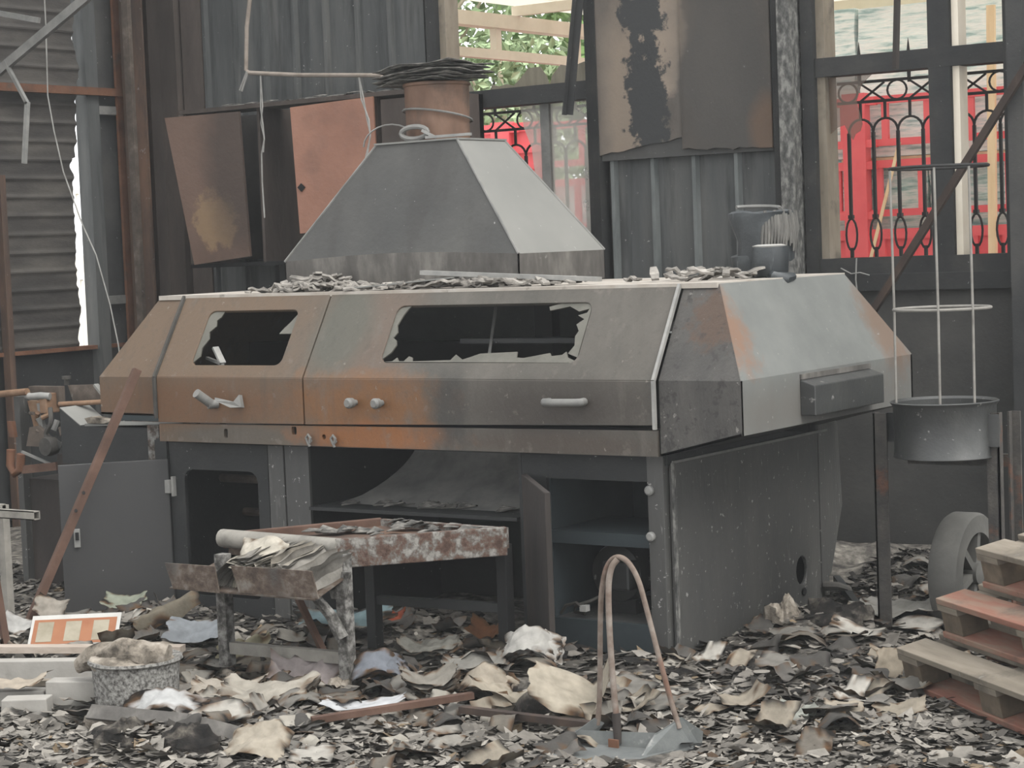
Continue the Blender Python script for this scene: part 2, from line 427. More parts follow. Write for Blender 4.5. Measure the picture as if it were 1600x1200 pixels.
mat('clay_brown', [(0.3, (118, 88, 68)), (0.55, (156, 124, 98)), (0.75, (182, 152, 126))], scale=9, rough=0.85)
mat('machine_brown', [(0.3, (84, 74, 66)), (0.55, (112, 100, 90)), (0.75, (150, 138, 125))], scale=10, rough=0.85, layers=[SPK2])
mat('cabinet_door', [(0.3, (158, 112, 92)), (0.6, (182, 132, 110))], scale=2, rough=0.6, layers=[dict(SPK, lo=0.74), dict(col=(110, 88, 78), scale=1.6, lo=0.56, hi=0.75, amt=0.6)])
mat('cabinet_scorched', [(0.3, (116, 94, 82)), (0.55, (138, 112, 98)), (0.75, (152, 122, 106))], scale=1.8, rough=0.7,
    spots=[dict(c=(-8.66, 9.2, 1.86), r=(0.16, 0.4, 0.17), col=(176, 146, 112), nz=1.7, nscale=11, edge=0.12, amt=0.8),
           dict(c=(-8.45, 9.2, 2.2), r=(0.24, 0.4, 0.5), col=(84, 74, 68), nz=0.8, nscale=4, amt=0.8)], randomize=False, org=CAB)
mat('cabinet_inside', [(0.3, (72, 72, 71)), (0.6, (94, 90, 86))], scale=2.5, rough=0.85,
    spots=[dict(c=(-8.15, 9.6, 1.80), r=(0.26, 0.5, 0.17), col=(186, 170, 154), nz=1.6, nscale=9, edge=0.1)], randomize=False, org=CAB)
mat('duct_rust', [(0.3, (104, 78, 64)), (0.5, (132, 102, 84)), (0.72, (158, 126, 106))], scale=5, stretch=(1, 1, 0.5), rough=0.75, layers=[dict(col=(74, 66, 60), scale=4, lo=0.52, hi=0.66, amt=0.7)])
mat('charred_sheets', [(0.36, (74, 74, 72)), (0.5, (116, 113, 108)), (0.64, (168, 164, 156))], scale=18, stretch=(1, 1, 5), rough=0.95, bump=0.7)
mat('melted_plastic', [(0.3, (46, 51, 54)), (0.55, (60, 66, 69)), (0.75, (88, 93, 95))], scale=7, rough=0.5, spec=0.5, bump=0.5, bscale=14, layers=[dict(col=(160, 166, 166), scale=9, lo=0.62, hi=0.7, st=(3, 3, 0.6), amt=0.6)])
mat('melted_pale', [(0.3, (84, 83, 80)), (0.6, (140, 137, 131))], scale=12, stretch=(3, 3, 0.4), rough=0.7, bump=0.6)
mat('old_conduit', [(0.3, (140, 128, 116)), (0.6, (176, 164, 152))], scale=9, rough=0.8)
mat('wire_grey', [(0.3, (148, 146, 140)), (0.6, (186, 184, 178))], scale=12, rough=0.7)
mat('wire_dark', [(0.3, (66, 64, 61)), (0.6, (92, 89, 84))], scale=12, rough=0.8)
mat('charred_wood', [(0.3, (54, 46, 42)), (0.55, (80, 66, 58)), (0.75, (110, 88, 74))], scale=8, stretch=(1, 1, 0.3), rough=0.85)
mat('can_steel', [(0.3, (56, 57, 57)), (0.55, (70, 71, 69)), (0.75, (92, 92, 89))], scale=5, rough=0.5, spec=0.5, layers=[SPK, dict(col=(190, 188, 182), scale=14, lo=0.66, hi=0.7, amt=0.7)])
mat('stand_iron', [(0.3, (70, 69, 67)), (0.55, (92, 88, 83)), (0.75, (124, 118, 110))], scale=12, rough=0.8, layers=[dict(col=(126, 86, 66), scale=5, lo=0.56, hi=0.64, amt=0.8)], bump=0.5)
mat('cage_wire', [(0.3, (136, 132, 125)), (0.6, (174, 170, 162))], scale=10, rough=0.7)
mat('tyre_grey', [(0.3, (104, 103, 99)), (0.55, (124, 122, 117)), (0.75, (146, 143, 136))], scale=4, rough=0.85)
mat('tyre_dark', [(0.3, (74, 74, 73)), (0.6, (104, 103, 100))], scale=4, rough=0.8)
mat('pallet_wood', [(0.3, (134, 124, 110)), (0.55, (164, 153, 137)), (0.75, (184, 173, 157))], scale=6, stretch=(0.4, 3, 3), rough=0.9, layers=[dict(col=(80, 74, 67), scale=4, lo=0.54, hi=0.7, amt=0.75), SPK2])
mat('pallet_red', [(0.3, (150, 98, 84)), (0.5, (168, 120, 102)), (0.68, (166, 146, 128))], scale=5, stretch=(0.5, 3, 3), rough=0.9, layers=[dict(col=(110, 98, 88), scale=5, lo=0.56, hi=0.7, amt=0.7)])
mat('pallet_block', [(0.3, (92, 82, 70)), (0.55, (124, 110, 93)), (0.75, (150, 134, 114))], scale=10, rough=0.95)
mat('ash_bed', [(0.30, (62, 60, 58)), (0.44, (98, 94, 89)), (0.55, (132, 127, 119)), (0.66, (164, 158, 148)), (0.8, (192, 185, 174))], scale=16, detail=10, rough=0.98, bump=1.0, bscale=26, spec=0.1)
mat('concrete', [(0.3, (120, 116, 110)), (0.7, (150, 146, 138))], scale=3, rough=0.95)
mat('charcoal', [(0.35, (30, 30, 30)), (0.5, (58, 55, 52)), (0.64, (122, 116, 107)), (0.76, (176, 168, 156))], scale=13, rough=0.97, bump=1.0, bscale=34, spec=0.1)
mat('ash_crust', [(0.35, (92, 86, 78)), (0.5, (158, 148, 135)), (0.68, (206, 196, 182))], scale=16, rough=0.97, bump=1.0, bscale=34, spec=0.1)
mat('crackled_tub', [(0.34, (76, 73, 70)), (0.46, (134, 131, 126)), (0.6, (182, 180, 174))], scale=70, rough=0.95, bump=1.0, bscale=40)
mat('white_block', [(0.3, (176, 171, 163)), (0.6, (200, 196, 188))], scale=5, rough=0.95, layers=[dict(col=(120, 112, 102), scale=6, lo=0.6, hi=0.75, amt=0.5)])
mat('pale_wood', [(0.3, (186, 170, 154)), (0.6, (212, 198, 184))], scale=6, stretch=(0.4, 3, 3), rough=0.9)
mat('pan_steel', [(0.3, (104, 108, 108)), (0.55, (132, 135, 133)), (0.75, (160, 161, 157))], scale=9, rough=0.55, layers=[dict(col=(204, 203, 198), scale=9, lo=0.58, hi=0.66, amt=0.8)])
mat('red_paint', [(0.3, (222, 90, 98)), (0.6, (232, 104, 110))], scale=3, rough=0.45, bump=0.03, layers=[dict(col=(240, 120, 112), scale=5, lo=0.58, hi=0.8, amt=0.3)])
mat('white_paint', [(0.3, (226, 222, 212)), (0.6, (238, 235, 227))], scale=3, rough=0.6, bump=0.03)
mat('cream_steel', [(0.3, (200, 190, 172)), (0.6, (216, 207, 191))], scale=3, rough=0.6, bump=0.03)
mat('black_iron', [(0.3, (34, 34, 35)), (0.6, (50, 49, 48))], scale=8, rough=0.7)
mat('film_wrap', [(0.36, (160, 190, 192)), (0.45, (222, 236, 236)), (0.55, (248, 251, 250)), (0.68, (206, 226, 228))], scale=5, stretch=(0.8, 0.8, 7), rough=0.35, spec=0.5, bump=0.5, bscale=9)
mat('film_teal', [(0.36, (128, 172, 170)), (0.46, (184, 216, 210)), (0.56, (232, 244, 240)), (0.68, (166, 198, 196))], scale=5, stretch=(0.8, 0.8, 7), rough=0.35, spec=0.5, bump=0.5, bscale=9)
mat('leaf', [(0.3, (70, 96, 50)), (0.5, (98, 124, 70)), (0.7, (132, 154, 98))], scale=2.5, rough=0.6, bump=0)
mat('leaf_pale', [(0.3, (100, 122, 84)), (0.5, (132, 150, 112)), (0.7, (168, 180, 150))], scale=2.5, rough=0.6, bump=0)
mat('bark', [(0.3, (150, 140, 120)), (0.6, (186, 176, 154))], scale=6, rough=0.9)
mat('yellow_cloth', [(0.3, (220, 176, 60)), (0.6, (236, 200, 90))], scale=4, rough=0.8)
mat('slat_wood', [(0.3, (214, 184, 146)), (0.6, (230, 206, 172))], scale=6, stretch=(3, 3, 0.4), rough=0.8)
mat_attr('paper_attr')
mat_attr('flake_attr', bump=0.5)

def glass_mat(name, col, alpha, rough=0.3):
    m = bpy.data.materials.new(name); m.use_nodes = True
    N, L = m.node_tree.nodes, m.node_tree.links
    b = N['Principled BSDF']
    b.inputs['Roughness'].default_value = rough
    tc = N.new('ShaderNodeTexCoord'); n = N.new('ShaderNodeTexNoise'); n.inputs['Scale'].default_value = 3.0; n.inputs['Detail'].default_value = 6
    L.new(tc.outputs['Object'], n.inputs['Vector'])
    cr = N.new('ShaderNodeValToRGB'); cr.color_ramp.elements[0].color = (*[q * 0.6 for q in lin(col)], 1); cr.color_ramp.elements[1].color = (*lin(col), 1)
    L.new(n.outputs['Fac'], cr.inputs['Fac']); L.new(cr.outputs[0], b.inputs['Base Color'])
    b.inputs['Alpha'].default_value = alpha
    MATS[name] = m
glass_mat('dirty_glass', (196, 192, 182), 0.45)
glass_mat('sooty_glass', (96, 76, 60), 0.49)
mat('frosted_shard', [(0.3, (104, 102, 93)), (0.6, (126, 123, 113))], scale=8, rough=0.5)
mat('yellowed_shard', [(0.3, (128, 120, 100)), (0.6, (158, 150, 130))], scale=7, stretch=(3, 1, 0.6), rough=0.5)
mat('print_poster', [(0.3, (186, 140, 104)), (0.6, (204, 160, 124))], scale=3, rough=0.8, bump=0)
mat('print_cell', [(0.3, (160, 150, 128)), (0.6, (190, 181, 160))], scale=12, rough=0.8, bump=0)
mat('orange_ink', [(0.3, (166, 104, 72)), (0.6, (184, 126, 92))], scale=6, rough=0.8, bump=0)
mat('red_plastic', [(0.3, (206, 40, 36)), (0.6, (226, 58, 50))], scale=6, rough=0.5, bump=0)
mat('white_plastic', [(0.3, (206, 204, 198)), (0.6, (226, 224, 218))], scale=6, rough=0.6, bump=0)

# ---------------------------------------------------------------- the setting
MOUNDS = [(-3.72, 7.32, .32, .13), (-3.45, 6.55, .45, .06), (-5.3, 6.75, .5, .09), (-4.9, 5.1, .4, .03), (-4.95, 4.72, .22, .07),
          (-4.5, 6.3, .4, .05), (-6.45, 6.35, .45, .08), (-6.7, 5.75, .4, .06), (-4.05, 6.4, .3, .05), (-3.5, 8.6, .6, .08), (-2.9, 6.0, .5, .03),
          (-4.4, 8.9, .6, .15), (-2.2, 9.0, .6, .2)]
def gh(x, y):
    h = 0.012 + 0.022 * (noise.noise(Vector((x * 3.1, y * 3.1, 1.0))) + 0.6) + 0.012 * noise.noise(Vector((x * 11, y * 11, 4.0)))
    for mx, my, r, a in MOUNDS:
        d = ((x - mx) ** 2 + (y - my) ** 2) / (r * r)
        if d < 6: h += a * math.exp(-d * 1.4) * (0.8 + 0.5 * noise.noise(Vector((x * 6, y * 6, 9))))
    return max(h, 0.004)

struct(MB().box(-10.1, -0.5, 2.0, 9.95, -0.1, 0.0), 'floor', 'concrete')
g = MB(); GX, GY = 190, 170
x0, x1, y0, y1 = -9.9, -0.8, 3.2, 9.78
for j in range(GY + 1):
    for i in range(GX + 1):
        x = x0 + (x1 - x0) * i / GX; y = y0 + (y1 - y0) * j / GY
        g.v.append(Vector((x, y, gh(x, y) + 0.006 * noise.noise(Vector((x * 37, y * 37, 2))))))
for j in range(GY):
    for i in range(GX):
        a = j * (GX + 1) + i
        g.f.append((a, a + 1, a + GX + 2, a + GX + 1))
o = g.build('ash_layer', 'ash_bed', smooth=True, kind='stuff')
tag(o, 'grey and black ash bed covering the whole floor', 'ash')

WY = 9.8
wb = MB()
for a, b, c, d in ((-10.25, -7.33, 0, 4.3), (-7.33, -6.27, 0, 1.51), (-6.27, -4.89, 0, 4.3), (-4.89, -3.86, 0, 1.51), (-3.86, -1.0, 0, 4.3),
                   (-7.33, -6.27, 3.7, 4.3), (-4.89, -3.86, 3.7, 4.3)):
    wb.box(a, b, WY, WY + 0.16, c, d)
wall_back = struct(wb, 'wall_back', 'soot_plaster')
# ribbed cladding: one sheet between two ribs is a panel
def cladding(xa, xb, za, zb, pitch_, y=WY):
    n = max(1, round((xb - xa) / pitch_)); w = (xb - xa) / n
    for i in range(n):
        a = xa + i * w
        MB().box(a + 0.012, a + w - 0.012, y - 0.022, y - 0.002, za, zb).build('cladding_panel', 'soot_cladding', wall_back)
        MB().prism([(a - 0.02, y - 0.02, za), (a - 0.011, y - 0.055, za), (a + 0.011, y - 0.055, za), (a + 0.02, y - 0.02, za)], (0, 0, zb - za)).build('cladding_rib', 'rib_edge' if xa > -6.5 else 'soot_cladding', wall_back)
cladding(-9.17, -7.42, 1.2, 4.2, 0.25)
cladding(-6.14, -5.10, 1.35, 4.2, 0.262)
MB().box(-3.8, -1.0, WY - 0.03, WY - 0.002, 1.45, 4.2).build('cladding_panel', 'soot_wall', wall_back)
MB().box(-6.2, -5.1, WY - 0.06, WY - 0.002, 1.27, 1.36).build('sill_band', 'black_frame', wall_back)
MB().box(-10.25, -1.0, WY + 0.16, WY + 0.17, 0, 1.5).box(-10.25, -7.33, WY + 0.16, WY + 0.17, 1.5, 4.3).box(-6.27, -4.89, WY + 0.16, WY + 0.17, 1.5, 4.3).box(-3.86, -1.0, WY + 0.16, WY + 0.17, 1.5, 4.3).build('bounce_face', 'white_paint', wall_back)  # unseen white outer face, added to bounce light onto the truck
# two boards hung on the wall between the windows, each with a ragged lower edge
def ragged(xa, xb, zt, zbs, seed):
    pts = []
    n = 14
    for i in range(n + 1):
        t = i / n
        zb_ = zbs[0] + (zbs[1] - zbs[0]) * t + 0.018 * noise.noise(Vector((i * 0.7 + seed, seed, 0)))
        pts.append((xa + (xb - xa) * t, zb_))
    return pts + [(xb, zt), (xa, zt)]
pb = MB().plate(ragged(-6.195, -5.665, 3.6, (2.12, 2.19), 3.0), [], (0, WY - 0.09, 0), X, Z, 0.012)
pb.build('wall_board', 'peeling_board', wall_back, label='sooty board with peeling tan paint')
MB().plate(ragged(-5.66, -5.115, 3.6, (2.125, 2.105), 8.0), [], (0, WY - 0.10, 0), X, Z, 0.012).build('wall_board', 'peeling_board', wall_back, label='dark scorched board')
MB().box(-6.19, -5.12, WY - 0.075, WY - 0.02, 2.09, 2.2).build('board_batten', 'extractor_shaded', wall_back)
# ledge under the right-hand window
MB().box(-5.0, -1.0, WY - 0.05, WY, 1.34, 1.425).build('window_ledge', 'black_frame', wall_back)

# window_1 between cabinet and boards, window_2 at the right
def window(name, xa, xb, z0, z1, ztr, mull=None, jl='beige_jamb'):
    f = MB().box(xa, xb, WY - 0.03, WY + 0.11, z0 - 0.09, z0)
    fr = struct(f, name, 'black_frame')
    MB().box(xa - 0.0, xb, WY - 0.035, WY + 0.11, ztr[0], ztr[1]).wobble(0.006, 7).build('transom', 'black_frame', fr)
    MB().box(xa - 0.07, xa + 0.0, WY - 0.05, WY + 0.12, z0 - 0.09, z1).build('side_jamb', 'black_frame', fr)
    MB().box(xa, xa + 0.045, WY - 0.01, WY + 0.12, z0, z1).build('inner_jamb', jl, fr)
    MB().box(xb, xb + 0.07, WY - 0.05, WY + 0.12, z0 - 0.09, z1).build('side_jamb', 'black_frame', fr)
    if mull:
        MB().box(mull[0], mull[1], WY - 0.03, WY + 0.08, z0, z1).build('mullion', 'black_frame', fr)
        MB().box(mull[1], mull[1] + 0.035, WY + 0.0, WY + 0.1, z0, z1).build('mullion_stop', 'cream_steel', fr)
    return fr
w1 = window('window_1', -7.33, -6.27, 1.51, 3.7, (2.445, 2.545))
w2 = window('window_2', -4.89, -3.86, 1.51, 3.7, (2.452, 2.55), mull=(-4.262, -4.145))
# dirty pane left standing in window_1, and broken stubs along the transom
MB().plate([(-6.81, 2.44), (-6.79, 2.32), (-6.74, 2.2), (-6.72, 2.0), (-6.68, 1.7), (-6.67, 1.515), (-6.275, 1.515), (-6.275, 2.445)], [], (0, WY + 0.04, 0), X, Z, 0.005).build('glass_pane', 'dirty_glass', w1)
MB().box(-6.66, -6.60, WY + 0.02, WY + 0.06, 1.51, 2.44).build('pane_mullion', 'grey_steel', w1)
for pts in ([(-7.02, 2.545), (-7.0, 2.58), (-6.95, 2.565), (-6.9, 2.575), (-6.85, 2.56), (-6.80, 2.60), (-6.74, 2.655), (-6.66, 2.655), (-6.62, 2.60), (-6.6, 2.545)],
            [(-6.6, 2.545), (-6.58, 2.6), (-6.52, 2.655), (-6.44, 2.64), (-6.36, 2.66), (-6.29, 2.62), (-6.275, 2.545)],
            [(-7.28, 2.545), (-7.285, 2.75), (-7.27, 2.72), (-7.22, 2.66), (-7.2, 2.61), (-7.16, 2.6), (-7.13, 2.545)]):
    MB().plate(pts, [], (0, WY + 0.04, 0), X, Z, 0.006).build('glass_shard', 'yellowed_shard', w1)
MB().plate([(-4.845, 2.45), (-4.84, 2.16), (-4.80, 2.19), (-4.76, 2.2), (-4.745, 2.17), (-4.715, 2.12), (-4.70, 2.15), (-4.672, 2.165), (-4.66, 2.2), (-4.69, 2.32), (-4.66, 2.40), (-4.60, 2.45)], [], (0, WY + 0.03, 0), X, Z, 0.006).build('glass_shard', 'sooty_glass', w2)

# posts standing along the back wall
struct(MB().box(-6.265, -6.195, WY - 0.10, WY + 0.0, 0, 4.3), 'trim_1', 'black_frame')
struct(MB().box(-5.105, -5.055, WY - 0.10, WY + 0.02, 0, 4.3), 'trim_2', 'soot_wall')
struct(MB().box(-5.05, -4.975, WY - 0.14, WY + 0.02, 0, 4.3), 'trim_11', 'ashy_column')
struct(MB().box(-3.80, -3.72, WY - 0.16, WY, 0, 4.3), 'trim_3', 'soot_wall')

# left wall: sheet with horizontal corrugations and a ragged end, low panel wall below
LX = -10.0
sh = MB(); NZ_, step = 340, 0.0094
ys = [5.0, 6.5, 8.0, 9.2]
for j in range(NZ_ + 1):
    z = 1.1 + j * step
    wv = 0.011 * math.exp(-(((z / 0.118) % 1.0 - 0.5) / 0.13) ** 2)
    end = 9.335 + 0.05 * noise.noise(Vector((z * 4.0, 0, 0))) + 0.02 * noise.noise(Vector((z * 17, 3, 0)))
    if z > 2.32: end += 0.03 + 0.05 * min(1, (z - 2.32) * 3)
    for y in ys + [end]:
        sh.v.append(Vector((LX + wv, y, z)))
for j in range(NZ_):
    for i in range(4):
        a = j * 5 + i
        sh.f.append((a, a + 1, a + 6, a + 5))
wall_left = struct(sh, 'wall_left', 'corrugated_soot')
md = wall_left.modifiers.new('thickness', 'SOLIDIFY'); md.thickness = 0.004
MB().box(LX - 0.08, LX - 0.02, 5.0, 9.9, 0, 1.08).build('low_panel', 'base_dark', wall_left)
MB().box(LX - 0.05, LX + 0.03, 5.0, 9.72, 1.075, 1.10).build('sill_angle', 'rust_beam', wall_left)
MB().box(LX + 0.03, LX + 0.08, 5.0, 9.9, 2.72, 2.77).build('girt', 'rust_beam', wall_left)
MB().box(LX + 0.02, LX + 0.08, 8.665, 8.71, 0, 2.2).build('rail_post', 'rust_column', wall_left)
MB().box(LX - 0.06, LX + 0.05, 9.455, 9.56, 0, 4.3).build('wall_post', 'soot_cladding', wall_left)
MB().box(LX - 0.04, LX, 9.56, 9.8, 0, 4.3).build('end_sheet', 'soot_wall', wall_left)
for z in (1.36, 2.60):
    MB().box(LX, LX + 0.05, 9.56, 9.8, z, z + 0.055).build('end_girt', 'grey_steel', wall_left)
struct(MB().box(-9.955, -9.935, WY - 0.09, WY, 0, 4.3).box(-9.955, -9.86, WY - 0.02, WY, 0, 4.3), 'trim_4', 'rust_beam')
struct(MB().box(-9.85, -9.65, WY - 0.12, WY - 0.105, 0, 4.3).box(-9.757, -9.743, WY - 0.105, WY - 0.02, 0, 4.3).box(-9.85, -9.65, WY - 0.02, WY - 0.004, 0, 4.3), 'trim_5', 'rust_column')
struct(MB().box(-9.79, -9.735, WY - 0.155, WY - 0.122, 0, 4.3), 'trim_6', 'machine_brown')
struct(MB().box(-9.62, -9.38, WY - 0.10, WY - 0.002, 0, 4.3).box(-9.36, -9.19, WY - 0.06, WY - 0.002, 0, 4.3), 'trim_7', 'wall_brown')

# ---------------------------------------------------------------- outside
struct(MB().box(-40, 30, 9.96, 60, -0.12, -0.02), 'ground', 'concrete')
struct(MB().box(-40, -10.3, -5, 9.96, -0.12, -0.02), 'ground_yard', 'concrete')
cn = thing('canopy', 'cream steel canopy roof with slatted soffit outside the windows', 'canopy', (-6, 11.2, 0))
yy0, yy1, zc = 10.25, 13.05, 3.16
pm = MATS['white_paint'].copy(); MATS['canopy_sheet'] = pm
Nn, Ll = pm.node_tree.nodes, pm.node_tree.links
tr = Nn.new('ShaderNodeBsdfTranslucent'); tr.inputs['Color'].default_value = (0.74, 0.72, 0.66, 1)
ms = Nn.new('ShaderNodeMixShader'); ms.inputs[0].default_value = 0.75
Ll.new(Nn['Principled BSDF'].outputs[0], ms.inputs[1]); Ll.new(tr.outputs[0], ms.inputs[2]); Ll.new(ms.outputs[0], Nn['Material Output'].inputs['Surface'])
xs = -7.86
while xs < -1.2:
    MB().box(xs, xs + 0.335, yy0, yy1, zc + 0.06, zc + 0.08).build('soffit_panel', 'canopy_sheet', cn); xs += 0.345
MB().box(-7.92, -1.2, 12.98, 13.06, 3.11, 3.26).build('fascia', 'cream_steel', cn)
MB().box(-7.92, -7.82, yy0, yy1, 3.06, 3.15).build('beam', 'cream_steel', cn)
MB().box(-7.90, -7.84, yy0, yy1, 2.86, 2.92).build('beam', 'cream_steel', cn)
for y in (11.1, 12.05, 12.9):
    MB().box(-7.90, -7.85, y, y + 0.06, 2.92, 3.06).build('strut', 'cream_steel', cn)
for y in (11.3, 12.2):
    MB().box(-7.86, -1.2, y, y + 0.04, 3.15, 3.215).build('purlin', 'cream_steel', cn)
for x in (-7.87, -1.4):
    MB().box(x - 0.04, x + 0.04, 12.98, 13.06, -0.02, 3.1).build('column', 'cream_steel', cn)

# iron fence just outside the windows
fe = thing('iron_fence', 'black wrought iron grille with arches, loops and spear tips outside the windows', 'fence', (-5.5, 10.15, 0))
fy = 10.15
bars = [-4.89 + 0.1417 * i for i in range(9)] + [-7.42 + 0.1417 * i for i in range(9)]
for i, x in enumerate(bars):
    MB().box(x - 0.008, x + 0.008, fy - 0.008, fy + 0.008, 1.72, 2.17).box(x - 0.008, x + 0.008, fy - 0.008, fy + 0.008, 0.1, 1.56).build('bar', 'black_iron', fe)
    lp = [Vector((x + 0.032 * math.sin(2 * math.pi * k / 16) * (1.0 if k else 1), fy, 1.63 - 0.085 * math.cos(2 * math.pi * k / 16))) for k in range(16)]
    MB().tube(lp, 0.006, 6, closed=True).build('loop', 'black_iron', fe)
    MB().box(x - 0.013, x + 0.013, fy - 0.013, fy + 0.013, 1.715, 1.735).build('collar', 'black_iron', fe)
    if i != 8 and i != 17:
        MB().tube(arc((x + 0.0708, fy, 2.17), 0.0708, 180, 0, X, Z, 10), 0.007, 6).build('arch', 'black_iron', fe)
        MB().box(x + 0.064, x + 0.077, fy - 0.006, fy + 0.006, 2.24, 2.33).build('post', 'black_iron', fe)
    if i % 2 == 0:
        MB().tube([(x + 0.07, fy, 2.42), (x + 0.07, fy, 2.56), (x + 0.07, fy, 2.65)], [0.009, 0.012, 0.001], 6).build('spear_tip', 'black_iron', fe)
        MB().tube([Vector((x + 0.0 + 0.055 * math.cos(t), fy, 2.385 + 0.05 * math.sin(t))) for t in np.linspace(0, 2 * math.pi, 16, endpoint=False)], 0.006, 6, closed=True).build('ring', 'black_iron', fe)
    else:
        MB().bar((x - 0.07, fy, 2.335), (x + 0.07, fy, 2.43), 0.01, 0.01).bar((x - 0.07, fy, 2.43), (x + 0.07, fy, 2.335), 0.01, 0.01).build('scroll_cross', 'black_iron', fe)
for a, b in ((-4.95, -3.7), (-7.45, -6.2)):
    MB().box(a, b, fy - 0.008, fy + 0.008, 2.325, 2.34).build('rail', 'black_iron', fe)
    MB().box(a, b, fy - 0.008, fy + 0.008, 2.43, 2.445).build('rail', 'black_iron', fe)
    MB().box(a, b, fy - 0.01, fy + 0.01, 0.3, 0.33).build('rail', 'black_iron', fe)

# red truck with stake sides
tk = thing('cargo_truck', 'bright red stake side cargo truck parked outside the windows', 'truck', (-6.3, 13.2, -0.02))
ty = 12.3
MB().box(-9.6, -3.2, ty, ty + 2.2, 0.95, 1.05).build('bed_floor', 'red_paint', tk)
sp = MB().box(-9.6, -3.2, ty - 0.03, ty, 0.95, 1.64)
sp.build('side_board', 'red_paint', tk)
MB().box(-9.6, -3.2, ty - 0.06, ty - 0.03, 1.59, 1.655).build('top_rail', 'red_paint', tk)
x = -9.5
while x < -3.3:
    MB().box(x, x + 0.05, ty - 0.055, ty - 0.03, 0.98, 1.6).build('board_rib', 'red_paint', tk); x += 0.21
for z, h in ((1.735, 0.045), (2.045, 0.05), (2.185, 0.045), (2.455, 0.05)):
    MB().box(-9.6, -5.93, ty - 0.045, ty - 0.005, z, z + h).build('stake_rail', 'red_paint', tk)
    MB().box(-5.77, -3.2, ty - 0.045, ty - 0.005, z, z + h).build('stake_rail', 'red_paint', tk)
for x in np.arange(-9.5, -3.3, 0.29):
    MB().box(x, x + 0.045, ty - 0.035, ty - 0.01, 1.77, 2.06).build('stake', 'red_paint', tk)
    MB().box(x + 0.05, x + 0.095, ty - 0.035, ty - 0.01, 2.22, 2.47).build('stake', 'red_paint', tk)
MB().box(-9.6, -8.25, ty - 0.03, ty - 0.005, 1.655, 2.52).build('bulkhead_panel', 'red_paint', tk)
for z in (1.85, 2.12, 2.3):
    MB().box(-9.6, -8.25, ty - 0.055, ty - 0.03, z, z + 0.05).build('bulkhead_rib', 'red_paint', tk)
for x in (-5.93, -8.72):
    MB().box(x, x + 0.16, ty - 0.09, ty - 0.01, 0.9, 2.53).build('corner_post', 'red_paint', tk)
    for z in (1.72, 2.04, 2.18, 2.45):
        MB().box(x - 0.05, x, ty - 0.08, ty - 0.02, z, z + 0.05).build('hinge', 'red_paint', tk)
        MB().box(x + 0.16, x + 0.22, ty - 0.08, ty - 0.02, z, z + 0.05).build('hinge', 'red_paint', tk)
MB().box(-9.4, -3.3, ty + 0.7, ty + 1.5, 0.55, 0.95).build('chassis', 'black_iron', tk)
for x in (-8.6, -4.6):
    for y in (ty + 0.12, ty + 1.85):
        MB().lathe([(0.2, 0), (0.45, 0), (0.5, 0.05), (0.5, 0.22), (0.45, 0.27), (0.2, 0.27)], (x, y, 0.48), 24, 'y').build('wheel', 'black_iron', tk)
# film-wrapped bales on the truck
def bale(xa, xb, za, zb, m, label, seed):
    b = MB(); n = 12
    for fz in range(n + 1):
        z = za + (zb - za) * fz / n
        for k in range(40):
            t = k / 40.0 * 4; s_ = int(t); u = t - s_
            px, py = [(xa + (xb - xa) * u, ty + 0.06), (xb, ty + 0.06 + 1.0 * u), (xb - (xb - xa) * u, ty + 1.06), (xa, ty + 1.06 - 1.0 * u)][s_]
            q = noise.noise_vector(Vector((px * 3, py * 3, z * 9 + seed))) * 0.018
            b.v.append(Vector((px, py, z)) + Vector((q.x, abs(q.y), 0)))
    for fz in range(n):
        for k in range(40):
            l = (k + 1) % 40
            b.f.append((fz * 40 + k, fz * 40 + l, (fz + 1) * 40 + l, (fz + 1) * 40 + k))
    b.f.append(tuple(n * 40 + k for k in range(40)))
    b.f.append(tuple(39 - k for k in range(40)))
    return single(b, 'wrapped_bale', m, label, 'bale', 'film wrapped bales on the truck')
bx_ = [(-6.5, -5.95), (-5.93, -5.42), (-5.40, -4.88), (-4.86, -4.3)]
nm = ['left of the red corner post', 'right beside the red corner post', 'left of the window mullion', 'farthest right in the window']
for i, (a, b) in enumerate(bx_):
    bale(a, b, 1.06, 2.08, 'film_teal', 'teal film wrapped bale low on the truck, ' + nm[i], i * 3.1)
    bale(a + 0.06, b + 0.05, 2.12, 3.09 - 0.01 * i, 'film_wrap', 'white film wrapped bale on the upper layer, ' + nm[i], i * 3.1 + 20)
bale(-9.3, -8.6, 1.06, 2.05, 'film_wrap', 'white film wrapped bale seen past the extractor hood', 50)
bale(-8.55, -7.9, 1.06, 2.05, 'film_wrap', 'white film wrapped bale behind the dirty window pane', 60)
single(MB().box(-6.0, -4.3, ty + 0.03, ty + 0.9, 2.085, 2.115), 'pallet_board', 'slat_wood', 'pale wooden board between the two bale layers', 'board')
single(MB().quad([(-5.72, ty + 0.02, 2.73), (-5.52, ty + 0.02, 2.72), (-5.50, ty + 0.02, 2.745), (-5.70, ty + 0.02, 2.76)], 0.02).wobble(0.01, 9), 'yellow_rag', 'yellow_cloth', 'small yellow scrap on the upper bale', 'rag')
single(MB().bar((-4.93, ty - 0.14, 0), (-4.90, ty - 0.10, 3.0), 0.05, 0.03), 'timber_slat', 'slat_wood', 'upright pale timber slat leaning on the red truck', 'slat')
single(MB().bar((-5.85, ty - 0.25, 0.9), (-5.52, ty - 0.12, 2.2), 0.05, 0.02).bar((-5.95, ty - 0.3, 0.0), (-5.85, ty - 0.25, 0.9), 0.05, 0.02), 'timber_slat', 'slat_wood', 'slanting pale timber slat leaning beside the red corner post', 'slat')

